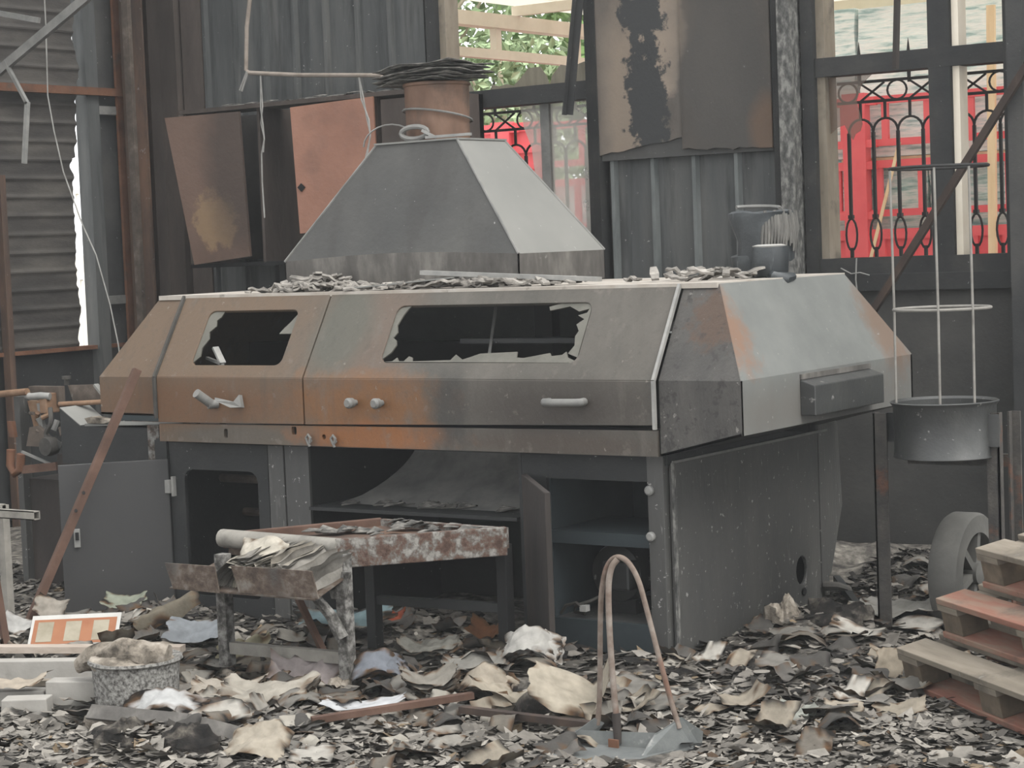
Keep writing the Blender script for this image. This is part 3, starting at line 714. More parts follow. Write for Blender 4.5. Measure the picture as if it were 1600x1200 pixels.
# trees behind the canopy
def tree(loc, hgt, rad, n, m, label, size, seed, trunk=0.07, low=0.9):
    rnd = random.Random(seed)
    t = thing('tree', label, 'tree', loc, 'trees beyond the canopy')
    c = Vector(loc)
    tb = MB().tube([c, c + Vector((0.05, 0, hgt * 0.5)), c + Vector((-0.05, 0.05, hgt * 0.95))], [trunk, trunk * 0.75, trunk * 0.3], 8)
    for k in range(6):
        a = k * 1.05 + seed
        p = c + Vector((0, 0, hgt * (0.35 + 0.08 * k)))
        tb.tube([p, p + Vector((math.cos(a) * rad * 0.6, math.sin(a) * rad * 0.6, hgt * 0.16))], [trunk * 0.4, trunk * 0.12], 6)
    tb.build('trunk', 'bark', t, smooth=True)
    lv = MB()
    for k in range(n):
        a = rnd.uniform(0, 6.28); q = rad * math.sqrt(rnd.random()); z = rnd.uniform(low, hgt)
        q *= 0.55 + 0.45 * math.sin(math.pi * (z - low) / (hgt - low + 0.3))
        p = c + Vector((math.cos(a) * q, math.sin(a) * q, z))
        u = Vector((rnd.gauss(0, 1), rnd.gauss(0, 1), rnd.gauss(-0.6, 0.8))).normalized()
        w = u.cross(Vector((rnd.gauss(0, 1), rnd.gauss(0, 1), rnd.gauss(0, 1)))).normalized()
        L_ = size * rnd.uniform(0.6, 1.3)
        nn = u.cross(w) * L_ * 0.12
        lv.add([p, p + u * L_ * 0.5 + w * L_ * 0.28 + nn, p + u * L_, p + u * L_ * 0.5 - w * L_ * 0.28 + nn], [(0, 1, 2), (0, 2, 3)])
    o = lv.build('foliage', m, t, kind='stuff')
tree((-12.2, 16.3, 0), 5.6, 1.25, 6500, 'leaf_pale', 'pale drooping tree at the left of the canopy beams', 0.13, 3, low=1.0)
tree((-11.9, 19.0, 0), 5.8, 1.2, 1500, 'leaf', 'bright green broad leaved tree behind the canopy strut', 0.3, 5, low=1.0)
tree((-10.6, 16.9, 0), 5.2, 0.7, 900, 'leaf', 'bright green tree behind the right canopy beam', 0.2, 9, low=1.0)
tree((-10.5, 14.9, 0), 3.45, 0.8, 4200, 'leaf_pale', 'low pale bush under the canopy beams', 0.11, 12, low=0.6)
tree((-14.9, 11.9, 0), 4.0, 0.9, 2200, 'leaf_pale', 'green tree seen through the gap in the left wall', 0.14, 15, low=1.6)
single(MB().box(-14.2, -14.05, 9.5, 14.0, -0.02, 1.7), 'boundary_wall', 'white_paint', 'pale boundary wall seen through the gap in the left wall', 'wall')
rl = thing('railing', 'white metal railing seen through the gap in the left wall', 'railing', (-12.6, 12.0, 0))
for z in (1.5, 2.2):
    MB().box(-12.62, -12.58, 10.6, 13.4, z, z + 0.04).build('rail', 'white_paint', rl)
for k in range(15):
    MB().box(-12.61, -12.59, 10.6 + 0.2 * k, 10.62 + 0.2 * k, -0.02, 2.2).build('baluster', 'white_paint', rl)

# ---------------------------------------------------------------- the big machine
mc = thing('industrial_machine', 'large burnt industrial machine with sloping rust and grey hood and open cabinet base', 'machine', MACH)
HY, CZ, TZ, SB = 6.66, 1.115, 1.47, 0.22
SV = Vector((0, SB, TZ - CZ)); SL = SV.length; SVn = SV.normalized()

def front_door(xa, xb, hole, zbl, zbr, y):
    b = MB()
    b.plate([(xa, 0), (xb, 0), (xb, SL), (xa, SL)], [hole], (0, y, CZ), X, SVn, 0.02)
    b.plate([(xa, zbl), (xb, zbr), (xb, CZ), (xa, CZ)], [], (0, y, 0), X, Z, 0.02)
    return b
def v_of(z): return (z - CZ) / (TZ - CZ) * SL
h1 = rrect(-6.475, -5.945, v_of(1.169), v_of(1.402), 0.035)
h2 = rrect(-5.40, -4.42, v_of(1.18), v_of(1.41), 0.04)
d1 = front_door(-6.66, -5.797, h1, 0.912, 0.918, HY).build('hood_door', 'hood_paint', mc, bevel=0.004, label='rust brown hood door with an empty window')
d2_ = front_door(-5.789, -4.045, h2, 0.918, 0.946, HY).build('hood_door', 'hood_paint', mc, bevel=0.004, label='wide hood door burnt orange to grey with a broken window')
# what is left of the glass in the door windows
def sl(x, z): return Vector((x, HY + 0.012 + (z - CZ) * SB / (TZ - CZ), z))
def shard(pts, par):
    MB().plate([(x, v_of(z)) for x, z in pts], [], (0, HY + 0.008, CZ), X, SVn, 0.006).build('glass_shard', 'frosted_shard', par)
shard([(-6.475, 1.175), (-6.44, 1.205), (-6.45, 1.24), (-6.425, 1.28), (-6.44, 1.31), (-6.41, 1.335), (-6.42, 1.36), (-6.40, 1.375), (-6.39, 1.40), (-6.475, 1.40)], d1)
shard([(-5.945, 1.39), (-5.95, 1.30), (-6.02, 1.30), (-6.0, 1.325), (-5.975, 1.35)], d1)
shard([(-5.40, 1.182), (-5.34, 1.185), (-5.32, 1.20), (-5.305, 1.185), (-5.28, 1.185), (-5.26, 1.205), (-5.24, 1.2), (-5.235, 1.185), (-5.04, 1.19), (-5.02, 1.212), (-4.98, 1.192), (-4.95, 1.2),
       (-4.9, 1.215), (-4.72, 1.222), (-4.715, 1.20), (-4.68, 1.198), (-4.56, 1.217), (-4.55, 1.205), (-4.50, 1.21), (-4.485, 1.222), (-4.47, 1.20), (-4.44, 1.19), (-4.43, 1.18)], d2_)
shard([(-4.425, 1.20), (-4.475, 1.215), (-4.455, 1.245), (-4.465, 1.28), (-4.455, 1.30), (-4.475, 1.325), (-4.445, 1.345), (-4.48, 1.36), (-4.44, 1.37), (-4.435, 1.385), (-4.48, 1.375), (-4.53, 1.395), (-4.62, 1.38), (-4.63, 1.395), (-4.57, 1.408), (-4.425, 1.408)], d2_)
shard([(-5.40, 1.19), (-5.36, 1.22), (-5.345, 1.25), (-5.355, 1.27), (-5.375, 1.28), (-5.36, 1.30), (-5.375, 1.33), (-5.36, 1.37), (-5.345, 1.395), (-5.33, 1.408), (-5.40, 1.40)], d2_)
# handles and knobs
MB().cyl((-6.32, HY - 0.10, 1.055), (-6.305, HY - 0.03, 1.005), 0.021, 12).build('lever', 'grey_steel', d1, smooth=True)
MB().cyl((-6.31, HY - 0.04, 1.0), (-6.29, HY, 1.0), 0.02, 12).build('lever_stub', 'grey_steel', d1, smooth=True)
MB().prism([(-6.24, HY - 0.05, 1.03), (-6.16, HY - 0.02, 1.01), (-6.14, HY - 0.002, 1.04), (-6.13, HY - 0.002, 0.985), (-6.17, HY - 0.03, 0.985), (-6.23, HY - 0.055, 1.015)], (0, -0.02, 0.004)).build('latch', 'grey_steel', d1)
for x in (-5.503, -5.362):
    MB().lathe([(0.012, 0.0), (0.012, -0.02), (0.021, -0.025), (0.023, -0.05), (0.015, -0.06), (0.0, -0.06)], (x, HY, 1.016), 14, 'y').build('knob', 'grey_steel', d2_, smooth=True)
MB().tube([(-4.52, HY, 1.03), (-4.53, HY - 0.03, 1.03), (-4.52, HY - 0.045, 1.03), (-4.37, HY - 0.045, 1.032), (-4.355, HY - 0.035, 1.032), (-4.36, HY, 1.032)], 0.016, 10).build('pull_handle', 'grey_steel', d2_, smooth=True)
# band under the doors with slots and split pins
MB().plate([(-6.66, 0.826), (-4.04, 0.826), (-4.04, 0.925), (-6.66, 0.905)], [rrect(-6.265, -6.242, 0.848, 0.89, 0.011), rrect(-5.87, -5.842, 0.872, 0.907, 0.008), circ(-5.69, 0.866, 0.011)], (0, HY + 0.005, 0), X, Z, 0.02).build('front_band', 'hood_paint', mc)
for x in (-5.762, -5.624):
    MB().tube([(x + 0.005, HY - 0.012, 0.825), (x - 0.004, HY - 0.014, 0.845), (x - 0.012, HY - 0.014, 0.862), (x, HY - 0.014, 0.876), (x + 0.012, HY - 0.014, 0.862), (x + 0.006, HY - 0.014, 0.842), (x + 0.004, HY + 0.0, 0.85)], 0.006, 8).build('split_pin', 'grey_steel', mc, smooth=True)
# end sections of the hood
for s_, xa, xb, xt in ((1, -4.03, -3.68, -3.88), (-1, -6.675, -7.035, -6.83)):
    y = HY + 0.012; t = 0.015
    P = [(xa, y, CZ), (xb, y, CZ), (xt, y + SB, TZ), (xa, y + SB, TZ)]
    za_, zb_ = (0.826, 0.911) if s_ > 0 else (0.938, 0.942)
    Q = [(xa, y, za_), (xb, y, zb_), (xb, y, CZ), (xa, y, CZ)]
    if s_ < 0: P, Q = [P[1], P[0], P[3], P[2]], [Q[1], Q[0], Q[3], Q[2]]
    MB().quad(P, t).quad(Q, t).build('corner_panel', 'corner_paint' if s_ > 0 else 'hood_paint', mc, label='dark blistered corner panel' if s_ > 0 else None)
    yb = 8.19
    y1_ = y + 0.003
    S = [(xb, y1_, CZ), (xb, yb, CZ), (xt, 7.97, TZ), (xt, y1_ + SB, TZ)]
    V_ = [(xb, y1_, zb_), (xb, yb, zb_), (xb, yb, CZ), (xb, y1_, CZ)]
    if s_ < 0: S, V_ = [S[1], S[0], S[3], S[2]], [V_[1], V_[0], V_[3], V_[2]]
    MB().quad(S, t).quad(V_, t).build('hood_side', 'side_paint' if s_ > 0 else 'hood_paint', mc, label='pale grey hood side with orange rust at its edges' if s_ > 0 else None)
    U_ = [(xa, y, za_), (xa, yb, za_), (xb, yb, zb_), (xb, y, zb_)]
    MB().quad(U_ if s_ > 0 else U_[::-1], 0.01).build('hood_underside', 'base_dark', mc)
# back of the hood (with a viewing slot) and its top
MB().plate([(-7.035, 0), (-3.68, 0), (-3.88, SL), (-6.83, SL)], [[(-5.3, 0.13), (-4.45, 0.13), (-4.45, 0.2), (-5.3, 0.2)]], (0, 8.19, CZ), X, Vector((0, -SB, TZ - CZ)).normalized(), -0.015).build('hood_back', 'side_paint', mc)
MB().box(-7.035, -3.68, 8.175, 8.19, 0.915, CZ).build('hood_back_skirt', 'side_paint', mc)
MB().plate([(-6.83, 6.875), (-3.88, 6.875), (-3.88, 7.975), (-6.83, 7.975)], [], (0, 0, TZ + 0.005), X, Y, 0.02).build('hood_top', 'top_ash', mc)
# bright folded edges beside the right-hand and left-hand seams
for x in (-4.044, -6.667):
    MB().bar((x, HY - 0.004, CZ), (x, HY + SB - 0.004, TZ), 0.012, 0.016, up=(0, -1, 0.6)).box(x - 0.006, x + 0.006, HY - 0.012, HY + 0.004, 0.93, CZ).build('seam_strip', 'bright_steel' if x > -5 else 'wire_dark', mc)
# vent box on the right-hand side
MB().prism([(-3.68, 7.145, 0.945), (-3.615, 7.145, 0.945), (-3.615, 7.145, 1.062), (-3.68, 7.145, 1.085)], (0, 0.62, 0)).build('vent_box', 'can_steel', mc, bevel=0.004)
MB().box(-3.685, -3.672, 7.145, 7.765, 1.085, 1.105).build('vent_flange', 'extractor_rim', mc)
# things inside the hood
MB().box(-6.9, -3.85, 7.55, 7.6, 0.84, 1.22).build('inner_wall', 'soot_black', mc)
MB().box(-5.2, -4.3, 7.0, 7.12, 1.24, 1.26).build('inner_rail', 'base_dark', mc)
MB().bar((-5.15, 7.2, 1.38), (-4.95, 6.85, 1.16), 0.012, 0.012).build('inner_rod', 'grey_steel', mc)
MB().box(-5.02, -4.93, 7.3, 7.36, 1.0, 1.44).build('inner_post', 'soot_black', mc)
MB().bar((-6.42, 6.80, 1.24), (-6.36, 6.78, 1.17), 0.03, 0.012).bar((-6.52, 6.85, 1.19), (-6.36, 6.78, 1.165), 0.015, 0.012).build('inner_bracket', 'bright_steel', mc)

# ---- cabinet base
BY = 6.76
MB().plate([(-6.70, 0.0), (-6.102, 0.0), (-6.102, 0.815), (-6.70, 0.815)], [rrect(-6.612, -6.166, 0.115, 0.69, 0.05)], (0, BY, 0), X, Z, 0.02).build('left_front', 'base_dark', mc)
MB().box(-6.78, -6.705, BY - 0.01, BY + 0.04, 0.0, 0.82).build('left_post', 'base_dark', mc)
MB().box(-6.098, -6.01, BY, BY + 0.02, 0, 0.815).box(-6.006, -5.87, BY + 0.006, BY + 0.02, 0, 0.815).build('divider_panel', 'base_paint', mc)
MB().box(-6.78, -6.76, BY, 8.1, 0, 0.82).build('left_side', 'base_dark', mc)
MB().box(-6.78, -4.07, 8.08, 8.1, 0, 0.82).build('base_back', 'soot_black', mc)
MB().box(-6.16, -6.13, BY + 0.03, 8.08, 0, 0.81).build('cell_wall', 'brown_soot', mc)
MB().box(-6.74, -6.16, BY + 0.03, 8.08, 0.03, 0.06).build('cell_floor', 'soot_black', mc)
for z, y in ((0.60, 7.15), (0.42, 7.3)):
    MB().cyl((-6.75, y, z), (-6.16, y, z), 0.02, 10).build('cell_roller', 'machine_brown', mc)
MB().box(-6.78, -4.07, BY + 0.0, 8.1, 0.81, 0.826).build('base_deck', 'base_dark', mc)
MB().box(-5.885, -5.872, BY + 0.02, 7.7, 0, 0.81).build('tunnel_wall', 'base_dark', mc)
MB().box(-4.755, -4.74, BY + 0.0, 8.08, 0, 0.81).build('tunnel_wall', 'base_dark', mc)
# curved chute sheet and shelf in the tunnel
cs = MB()
prof = [(7.22 - 0.34 * (1 - t) ** 2.2, 0.552 + 0.255 * t) for t in [k / 9 for k in range(10)]]
for k, (y, z) in enumerate(prof):
    cs.v += [Vector((-5.80 + 0.19 * math.sqrt(k / 9), y, z)), Vector((-4.76, y, z)), Vector((-5.80 + 0.19 * math.sqrt(k / 9), y + 0.006, z - 0.003)), Vector((-4.76, y + 0.006, z - 0.003))]
for k in range(9):
    a = 4 * k
    cs.f += [(a, a + 1, a + 5, a + 4), (a + 2, a + 6, a + 7, a + 3), (a, a + 4, a + 6, a + 2)]
cs.build('chute_sheet', 'grey_steel', mc, smooth=True)
MB().box(-5.865, -4.765, BY - 0.01, 7.5, 0.535, 0.55).build('tunnel_shelf', 'base_dark', mc)
MB().box(-5.87, -4.76, 7.68, 7.7, 0, 0.54).build('tunnel_back', 'soot_black', mc)
# right-hand cell with motor
MB().box(-4.738, -4.62, BY, BY + 0.02, 0, 0.815).build('cell_post', 'base_dark', mc)
MB().box(-4.62, -4.15, BY, BY + 0.02, 0.715, 0.81).build('cell_header', 'base_dark', mc)
MB().box(-4.62, -4.15, BY, BY + 0.02, 0.0, 0.155).build('cell_apron', 'steel_blue', mc)
MB().box(-4.62, -4.15, BY + 0.02, 7.4, 0.14, 0.152).build('cell_tray', 'base_paint', mc)
MB().box(-4.62, -4.15, BY + 0.01, BY + 0.03, 0.455, 0.505).build('cell_rail', 'steel_blue', mc)
MB().box(-4.62, -4.15, BY + 0.03, 7.2, 0.49, 0.505).build('cell_shelf', 'steel_blue', mc)
MB().box(-4.62, -4.09, 7.4, 7.42, 0.15, 0.81).build('cell_back', 'steel_blue', mc)
MB().box(-4.63, -4.615, BY + 0.02, 7.42, 0, 0.81).build('cell_side', 'steel_blue', mc)
mo = MB().lathe([(0.0, 0), (0.06, 0), (0.115, 0.02), (0.125, 0.05), (0.125, 0.09), (0.105, 0.095), (0.105, 0.26), (0.08, 0.28), (0.0, 0.28)], (-4.42, 6.92, 0.315), 24, 'y').build('motor', 'can_steel', mc, smooth=True)
for k in range(12):
    a = 2 * math.pi * k / 12
    MB().box(-4.42 + 0.112 * math.cos(a) - 0.006, -4.42 + 0.112 * math.cos(a) + 0.006, 7.02, 7.17, 0.315 + 0.112 * math.sin(a) - 0.006, 0.315 + 0.112 * math.sin(a) + 0.006).build('fin', 'steel_blue', mo)
MB().box(-4.44, -4.31, 6.86, 7.0, 0.26, 0.375).build('terminal_box', 'can_steel', mo, bevel=0.012)
MB().box(-4.5, -4.34, 6.95, 7.17, 0.152, 0.21).build('motor_foot', 'base_dark', mo)
MB().tube([(-4.60, 6.80, 0.165), (-4.57, 6.79, 0.20), (-4.52, 6.79, 0.215), (-4.49, 6.80, 0.19), (-4.50, 6.82, 0.165), (-4.55, 6.82, 0.17), (-4.53, 6.80, 0.20), (-4.47, 6.82, 0.22), (-4.44, 6.88, 0.24)], 0.007, 6).build('cable', 'wire_dark', mc, smooth=True)
MB().box(-4.505, -4.475, 6.79, 6.82, 0.18, 0.205).build('cable_tag', 'white_plastic', mc)
MB().box(-4.148, -4.075, BY - 0.006, BY + 0.05, 0.0, 0.82).build('front_post', 'base_paint', mc, bevel=0.003)
for z in (0.684, 0.505):
    MB().lathe([(0.019, 0), (0.019, -0.012), (0.012, -0.018), (0.0, -0.018)], (-4.135, BY - 0.006, z), 12, 'y').build('bolt', 'bright_steel', mc, smooth=True)
MB().plate([(6.79, 0.035), (8.10, 0.035), (8.10, 0.795), (6.79, 0.785)], [circ(7.842, 0.212, 0.05, 18, 0.062)], (-4.055, 0, 0), Y, Z, 0.016).build('side_panel', 'base_paint', mc, bevel=0.004)
MB().box(-4.056, -4.046, 6.79, 8.1, 0.786, 0.796).build('panel_lip', 'grey_steel', mc)
MB().box(-4.056, -4.046, 6.785, 6.80, 0.035, 0.79).build('panel_lip', 'ashy_column', mc)
MB().box(-4.09, -4.063, 6.77, 8.1, 0.78, 0.82).build('side_rail', 'base_dark', mc)
MB().box(-4.12, -4.085, 6.8, 8.08, 0.0, 0.04).build('plinth', 'soot_black', mc)
MB().plate([(8.02, 0.12), (8.11, 0.16), (8.235, 0.45), (8.205, 0.82), (8.02, 0.82)], [], (-4.05, 0, 0), Y, Z, 0.012).build('side_gusset', 'base_paint', mc)
MB().tube([(-4.05, 8.03, 0.115), (-3.99, 8.05, 0.115), (-3.95, 8.07, 0.10), (-3.93, 8.06, 0.04), (-3.95, 7.98, 0.0)], [0.022, 0.018, 0.016, 0.016, 0.016], 8).build('cable_gland', 'wire_dark', mc, smooth=True)
MB().cyl((-4.052, 7.845, 0.12), (-4.045, 7.845, 0.12), 0.016, 10).build('rivet', 'soot_black', mc)
MB().tube([(-4.055, 7.55, 0.055), (-4.03, 7.55, 0.06), (-4.03, 7.55, 0.03)], 0.006, 6).build('hook', 'wire_dark', mc)
# open doors
fa, fb = Vector((-6.695, 6.745, 0)), Vector((-7.03, 6.385, 0))
du = (fb - fa).normalized(); dv_ = Vector((-du.y, du.x, 0))
ld = MB().quad([fb + Z * 0.045, fa + Z * 0.045, fa + Z * 0.735, fb + Z * 0.735], 0.018).build('cabinet_door', 'door_grey', mc, bevel=0.003, label='dark grey sheet door swung open')
nrm = (fa - fb).cross(Z).normalized()
lp_ = fb + (fa - fb) * 0.14 + Z * 0.40 + nrm * 0.002
MB().obox(lp_ + nrm * 0.006, (0.028, 0.012, 0.085), Matrix((du, nrm, Z)).transposed()).build('latch', 'bright_steel', ld, bevel=0.003)
MB().obox(lp_ + nrm * 0.014 + Z * 0.01, (0.016, 0.01, 0.035), Matrix((du, nrm, Z)).transposed()).build('latch_lever', 'soot_black', ld)
MB().box(-6.71, -6.68, BY - 0.03, BY - 0.012, 0.58, 0.64).build('hinge', 'bright_steel', ld)
MB().box(-6.679, -6.666, BY - 0.02, BY, 0.565, 0.655).build('hinge_leaf', 'bright_steel', ld)
ra, rb = Vector((-4.73, 6.745, 0)), Vector((-4.36, 6.36, 0))
MB().quad([ra + Z * 0.03, rb + Z * 0.03, rb + Z * 0.715, ra + Z * 0.73], 0.024).build('cabinet_door', 'brown_soot', mc, bevel=0.004, label='brown sooty door standing open, seen almost edge on')

# ---------------------------------------------------------------- extractor hood on the machine, duct stub and charred sheets
ex = thing('extractor_hood', 'grey sheet metal extractor hood tapering upward on top of the machine', 'extractor hood', (-5.68, 7.54, 1.48))
a0, a1, b0, b1 = -6.335, -5.02, 7.2, 7.88
t0, t1, u0, u1 = -5.89, -5.44, 7.36, 7.72
zr0, zr1, zt = 1.482, 1.61, 2.125
MB().quad([(a0, b0, zr1), (a1, b0, zr1), (t1, u0, zt), (t0, u0, zt)], 0.006).build('front_slope', 'extractor_shaded', ex)
MB().quad([(a1, b0, zr1), (a1, b1, zr1), (t1, u1, zt), (t1, u0, zt)], 0.006).build('right_slope', 'extractor_lit', ex)
MB().quad([(a0, b1, zr1), (a0, b0, zr1), (t0, u0, zt), (t0, u1, zt)], 0.006).build('left_slope', 'extractor_shaded', ex)
MB().quad([(a1, b1, zr1), (a0, b1, zr1), (t0, u1, zt), (t1, u1, zt)], 0.006).build('back_slope', 'extractor_shaded', ex)
rim = MB()
nseg = 10
for i in range(nseg):
    f0, f1 = i / nseg, (i + 1) / nseg
    bo = lambda f: 0.022 * math.sin(math.pi * min(1, f * 1.0))
    rim.quad([(a0 + (a1 - a0) * f0, b0, zr0), (a0 + (a1 - a0) * f1, b0, zr0), (a0 + (a1 - a0) * f1, b0, zr1 + bo(f1)), (a0 + (a1 - a0) * f0, b0, zr1 + bo(f0))], 0.006)
rim.build('front_rim', 'extractor_rim', ex)
MB().quad([(a1, b0, zr0), (a1, b1, zr0), (a1, b1, zr1), (a1, b0, zr1)], 0.006).build('side_rim', 'extractor_rim', ex)
MB().quad([(a0, b1, zr0), (a0, b0, zr0), (a0, b0, zr1), (a0, b1, zr1)], 0.006).quad([(a1, b1, zr0), (a0, b1, zr0), (a0, b1, zr1), (a1, b1, zr1)], 0.006).build('back_rim', 'extractor_rim', ex)
MB().plate([(t0 - 0.01, u0 - 0.01), (t1 + 0.01, u0 - 0.01), (t1 + 0.01, u1 + 0.01), (t0 - 0.01, u1 + 0.01)], [], (0, 0, zt + 0.004), X, Y, 0.008).build('top_flange', 'extractor_lit', ex)
for p, q in (((a0, b0, zr1), (t0, u0, zt)), ((a1, b0, zr1), (t1, u0, zt)), ((a1, b1, zr1), (t1, u1, zt))):
    MB().tube([p, q], 0.006, 6).build('seam', 'grey_steel', ex)
dk = thing('duct_stub', 'rusty brown round duct standing behind the extractor hood top', 'duct', (-5.72, 7.60, 2.13))
MB().lathe([(0.145, 2.13), (0.148, 2.38), (0.155, 2.385), (0.155, 2.395), (0.148, 2.40), (0.14, 2.40), (0.14, 2.13)], (-5.72, 7.60, 0), 32, wob=0.02).build('duct_pipe', 'duct_rust', dk, smooth=True)
MB().tube([Vector((-5.72 + 0.158 * math.cos(t), 7.60 + 0.158 * math.sin(t), 2.25 + 0.03 * math.sin(t + 3.6))) for t in np.linspace(0, 2 * math.pi, 28, endpoint=False)], 0.005, 6, closed=True).build('wire_band', 'grey_steel', dk)
# charred sheets heaped on the duct: each layer is its own sheet
rnd = random.Random(4)
for k in range(9):
    b = MB(); n = 9
    w_, d_ = 0.205 + rnd.uniform(-0.03, 0.02), 0.17 + rnd.uniform(-0.03, 0.02)
    cx, cy = -5.72 + rnd.uniform(-0.03, 0.02) - 0.01 * (8 - k) * 0.3, 7.59 + rnd.uniform(-0.02, 0.02)
    for j in range(n):
        for i in range(n):
            u, v = i / (n - 1) * 2 - 1, j / (n - 1) * 2 - 1
            q = 1 + 0.10 * noise.noise(Vector((u * 1.1 + k, v * 1.1, k * 2.2)))
            dz = 0.014 * noise.noise(Vector((u * 1.6, v * 1.6, k * 5.0))) - 0.03 * max(0, -u - 0.3)
            b.v.append(Vector((cx + u * w_ * q, cy + v * d_ * q, 2.412 + 0.0085 * k + dz)))
    for j in range(n - 1):
        for i in range(n - 1):
            a = j * n + i; b.f.append((a, a + 1, a + n + 1, a + n))
    o = single(b, 'charred_sheet', 'charred_sheets', NTH[k] + ' charred sheet from the bottom of the heap on the rusty duct', 'burnt sheet', 'charred sheets on the duct', smooth=True)
    md = o.modifiers.new('thickness', 'SOLIDIFY'); md.thickness = 0.004

# ---------------------------------------------------------------- wall cabinet behind the machine
cb = thing('wall_cabinet', 'long scorched wall cabinet with hanging brown doors behind the extractor hood', 'cabinet', CAB)
MB().box(-8.95, -7.0, 9.70, 9.74, 1.62, 2.52).build('back_panel', 'cabinet_inside', cb)
MB().box(-8.95, -7.0, 9.26, 9.50, 2.52, 2.545).build('top_board', 'wall_brown', cb)
MB().box(-8.95, -7.0, 9.30, 9.74, 1.58, 1.605).build('bottom_board', 'soot_black', cb)
for x in (-8.95, -8.35, -7.45, -7.02):
    MB().box(x, x + 0.02, 9.30, 9.74, 1.6, 2.52).build('side_board', 'wall_brown', cb)
MB().quad([(-8.845, 9.22, 1.60), (-8.42, 9.26, 1.64), (-8.44, 9.24, 2.505), (-8.975, 9.16, 2.50)], 0.018).build('cabinet_door', 'cabinet_scorched', cb, label='brown scorched door with a tan patch')
dr = MB().quad([(-7.88, 9.10, 1.76), (-7.40, 9.24, 1.79), (-7.41, 9.24, 2.52), (-7.93, 9.12, 2.49)], 0.018).build('cabinet_door', 'cabinet_door', cb, label='orange brown door hanging open')
MB().quad([(-7.86, 9.105, 2.0), (-7.835, 9.11, 2.025), (-7.86, 9.105, 2.05), (-7.885, 9.10, 2.025)], 0.004).build('key_plate', 'soot_black', dr)
MB().box(-7.38, -7.16, 9.27, 9.285, 1.62, 2.5).build('fixed_front', 'wall_brown', cb)
CSC = []
for k in range(22):
    x = -8.75 + k * 0.083 + rnd.uniform(-0.03, 0.03); l = rnd.uniform(0.05, 0.13); z = 2.548 + rnd.uniform(0.0, 0.02)
    y = 9.30 + rnd.uniform(0, 0.12)
    b = MB().quad([(x, y, z), (x + l, y + rnd.uniform(-.02, .02), z + rnd.uniform(-.008, .02)), (x + l * 0.9, y + 0.07, z + 0.01), (x + 0.01, y + 0.06, z + 0.012)], 0.005)
    CSC.append(single(b, 'charred_scrap', 'charred_sheets', 'small charred scrap', 'burnt scrap', 'charred scraps on the cabinet'))

from_left(CSC, 'charred scrap from the left along the top of the wall cabinet')

# ---------------------------------------------------------------- bare roof purlins above the frame, and what hangs from them
for k, y in enumerate((8.0, 8.6, 9.3)):
    struct(MB().box(-10.0, -1.2, y - 0.04, y + 0.04, 4.0, 4.12), 'trim_%d' % (8 + k), 'rust_column')
hp = thing('hanging_conduit', 'bent rusty conduit pipe hanging in front of the dark cladding', 'pipe', (-7.75, 8.6, 2.6))
MB().tube([(-7.64, 8.6, 4.0), (-7.70, 8.6, 3.2), (-7.765, 8.6, 2.9), (-7.785, 8.6, 2.67), (-7.76, 8.6, 2.652), (-7.4, 8.6, 2.612), (-7.1, 8.6, 2.585), (-6.83, 8.6, 2.565), (-6.82, 8.6, 2.53)], 0.0115, 8).wobble(0.006, 4).build('pipe', 'old_conduit', hp, smooth=True)
MB().tube([(-7.77, 8.59, 2.66), (-7.83, 8.59, 2.56), (-7.815, 8.59, 2.555), (-7.765, 8.59, 2.65)], 0.006, 6).build('wire_end', 'wire_grey', hp)
for pts, lab in (([(-7.68, 8.6, 2.64), (-7.69, 8.6, 2.45), (-7.68, 8.6, 2.36), (-7.675, 8.6, 2.28), (-7.70, 8.6, 2.20), (-7.705, 8.6, 2.05), (-7.70, 8.6, 1.85)], 'thin tangled wire dangling from the conduit over the cabinet interior'),
                 ([(-6.985, 8.6, 2.575), (-6.975, 8.6, 2.45), (-6.93, 8.6, 2.34), (-6.925, 8.6, 2.25), (-6.97, 8.6, 2.12), (-6.99, 8.6, 2.0), (-7.07, 8.6, 1.83)], 'thin wire dangling from the conduit end over the brown door')):
    b = MB().tube(pts, 0.0045, 6)
    b.tube([p_ if i == 0 else Vector(p_) + Vector((0.016 * math.sin(i * 2.1), 0, 0.01)) for i, p_ in enumerate([Vector(q) for q in pts[:5]])], 0.004, 6)
    single(b, 'hanging_wire', 'wire_grey', lab, 'wire')
single(MB().bar((-5.86, 9.3, 4.0), (-6.12, 9.3, 2.33), 0.05, 0.006, up=(0, 1, 0)).bar((-5.88, 9.285, 4.0), (-6.14, 9.285, 2.33), 0.006, 0.04, up=(0, 1, 0)), 'steel_angle', 'black_frame', 'dark perforated steel angle hanging before the canopy window', 'steel angle')
single(MB().bar((-4.14, 9.3, 4.0), (-4.225, 9.3, 2.42), 0.02, 0.035, up=(0, 1, 0)), 'steel_strip', 'brown_soot', 'dark narrow strip hanging in front of the right window', 'strip')
ls = thing('broken_frame', 'broken grey steel framing dangling at the upper left corner', 'steel frame', (-8.9, 8.0, 2.9))
MB().bar((-9.35, 7.98, 2.62), (-8.36, 8.0, 3.09), 0.03, 0.05).bar((-8.36, 8.0, 3.09), (-6.6, 8.0, 4.0), 0.03, 0.05).build('long_channel', 'grey_steel', ls)
MB().bar((-9.5, 7.9, 3.16), (-8.74, 7.98, 2.99), 0.02, 0.03).build('cross_channel', 'grey_steel', ls)
MB().bar((-9.04, 7.98, 2.79), (-8.872, 7.98, 2.54), 0.02, 0.02).build('hanging_arm', 'grey_steel', ls)
MB().bar((-8.872, 7.98, 2.55), (-8.925, 7.98, 2.21), 0.026, 0.02).build('hanging_tip', 'bright_steel', ls)
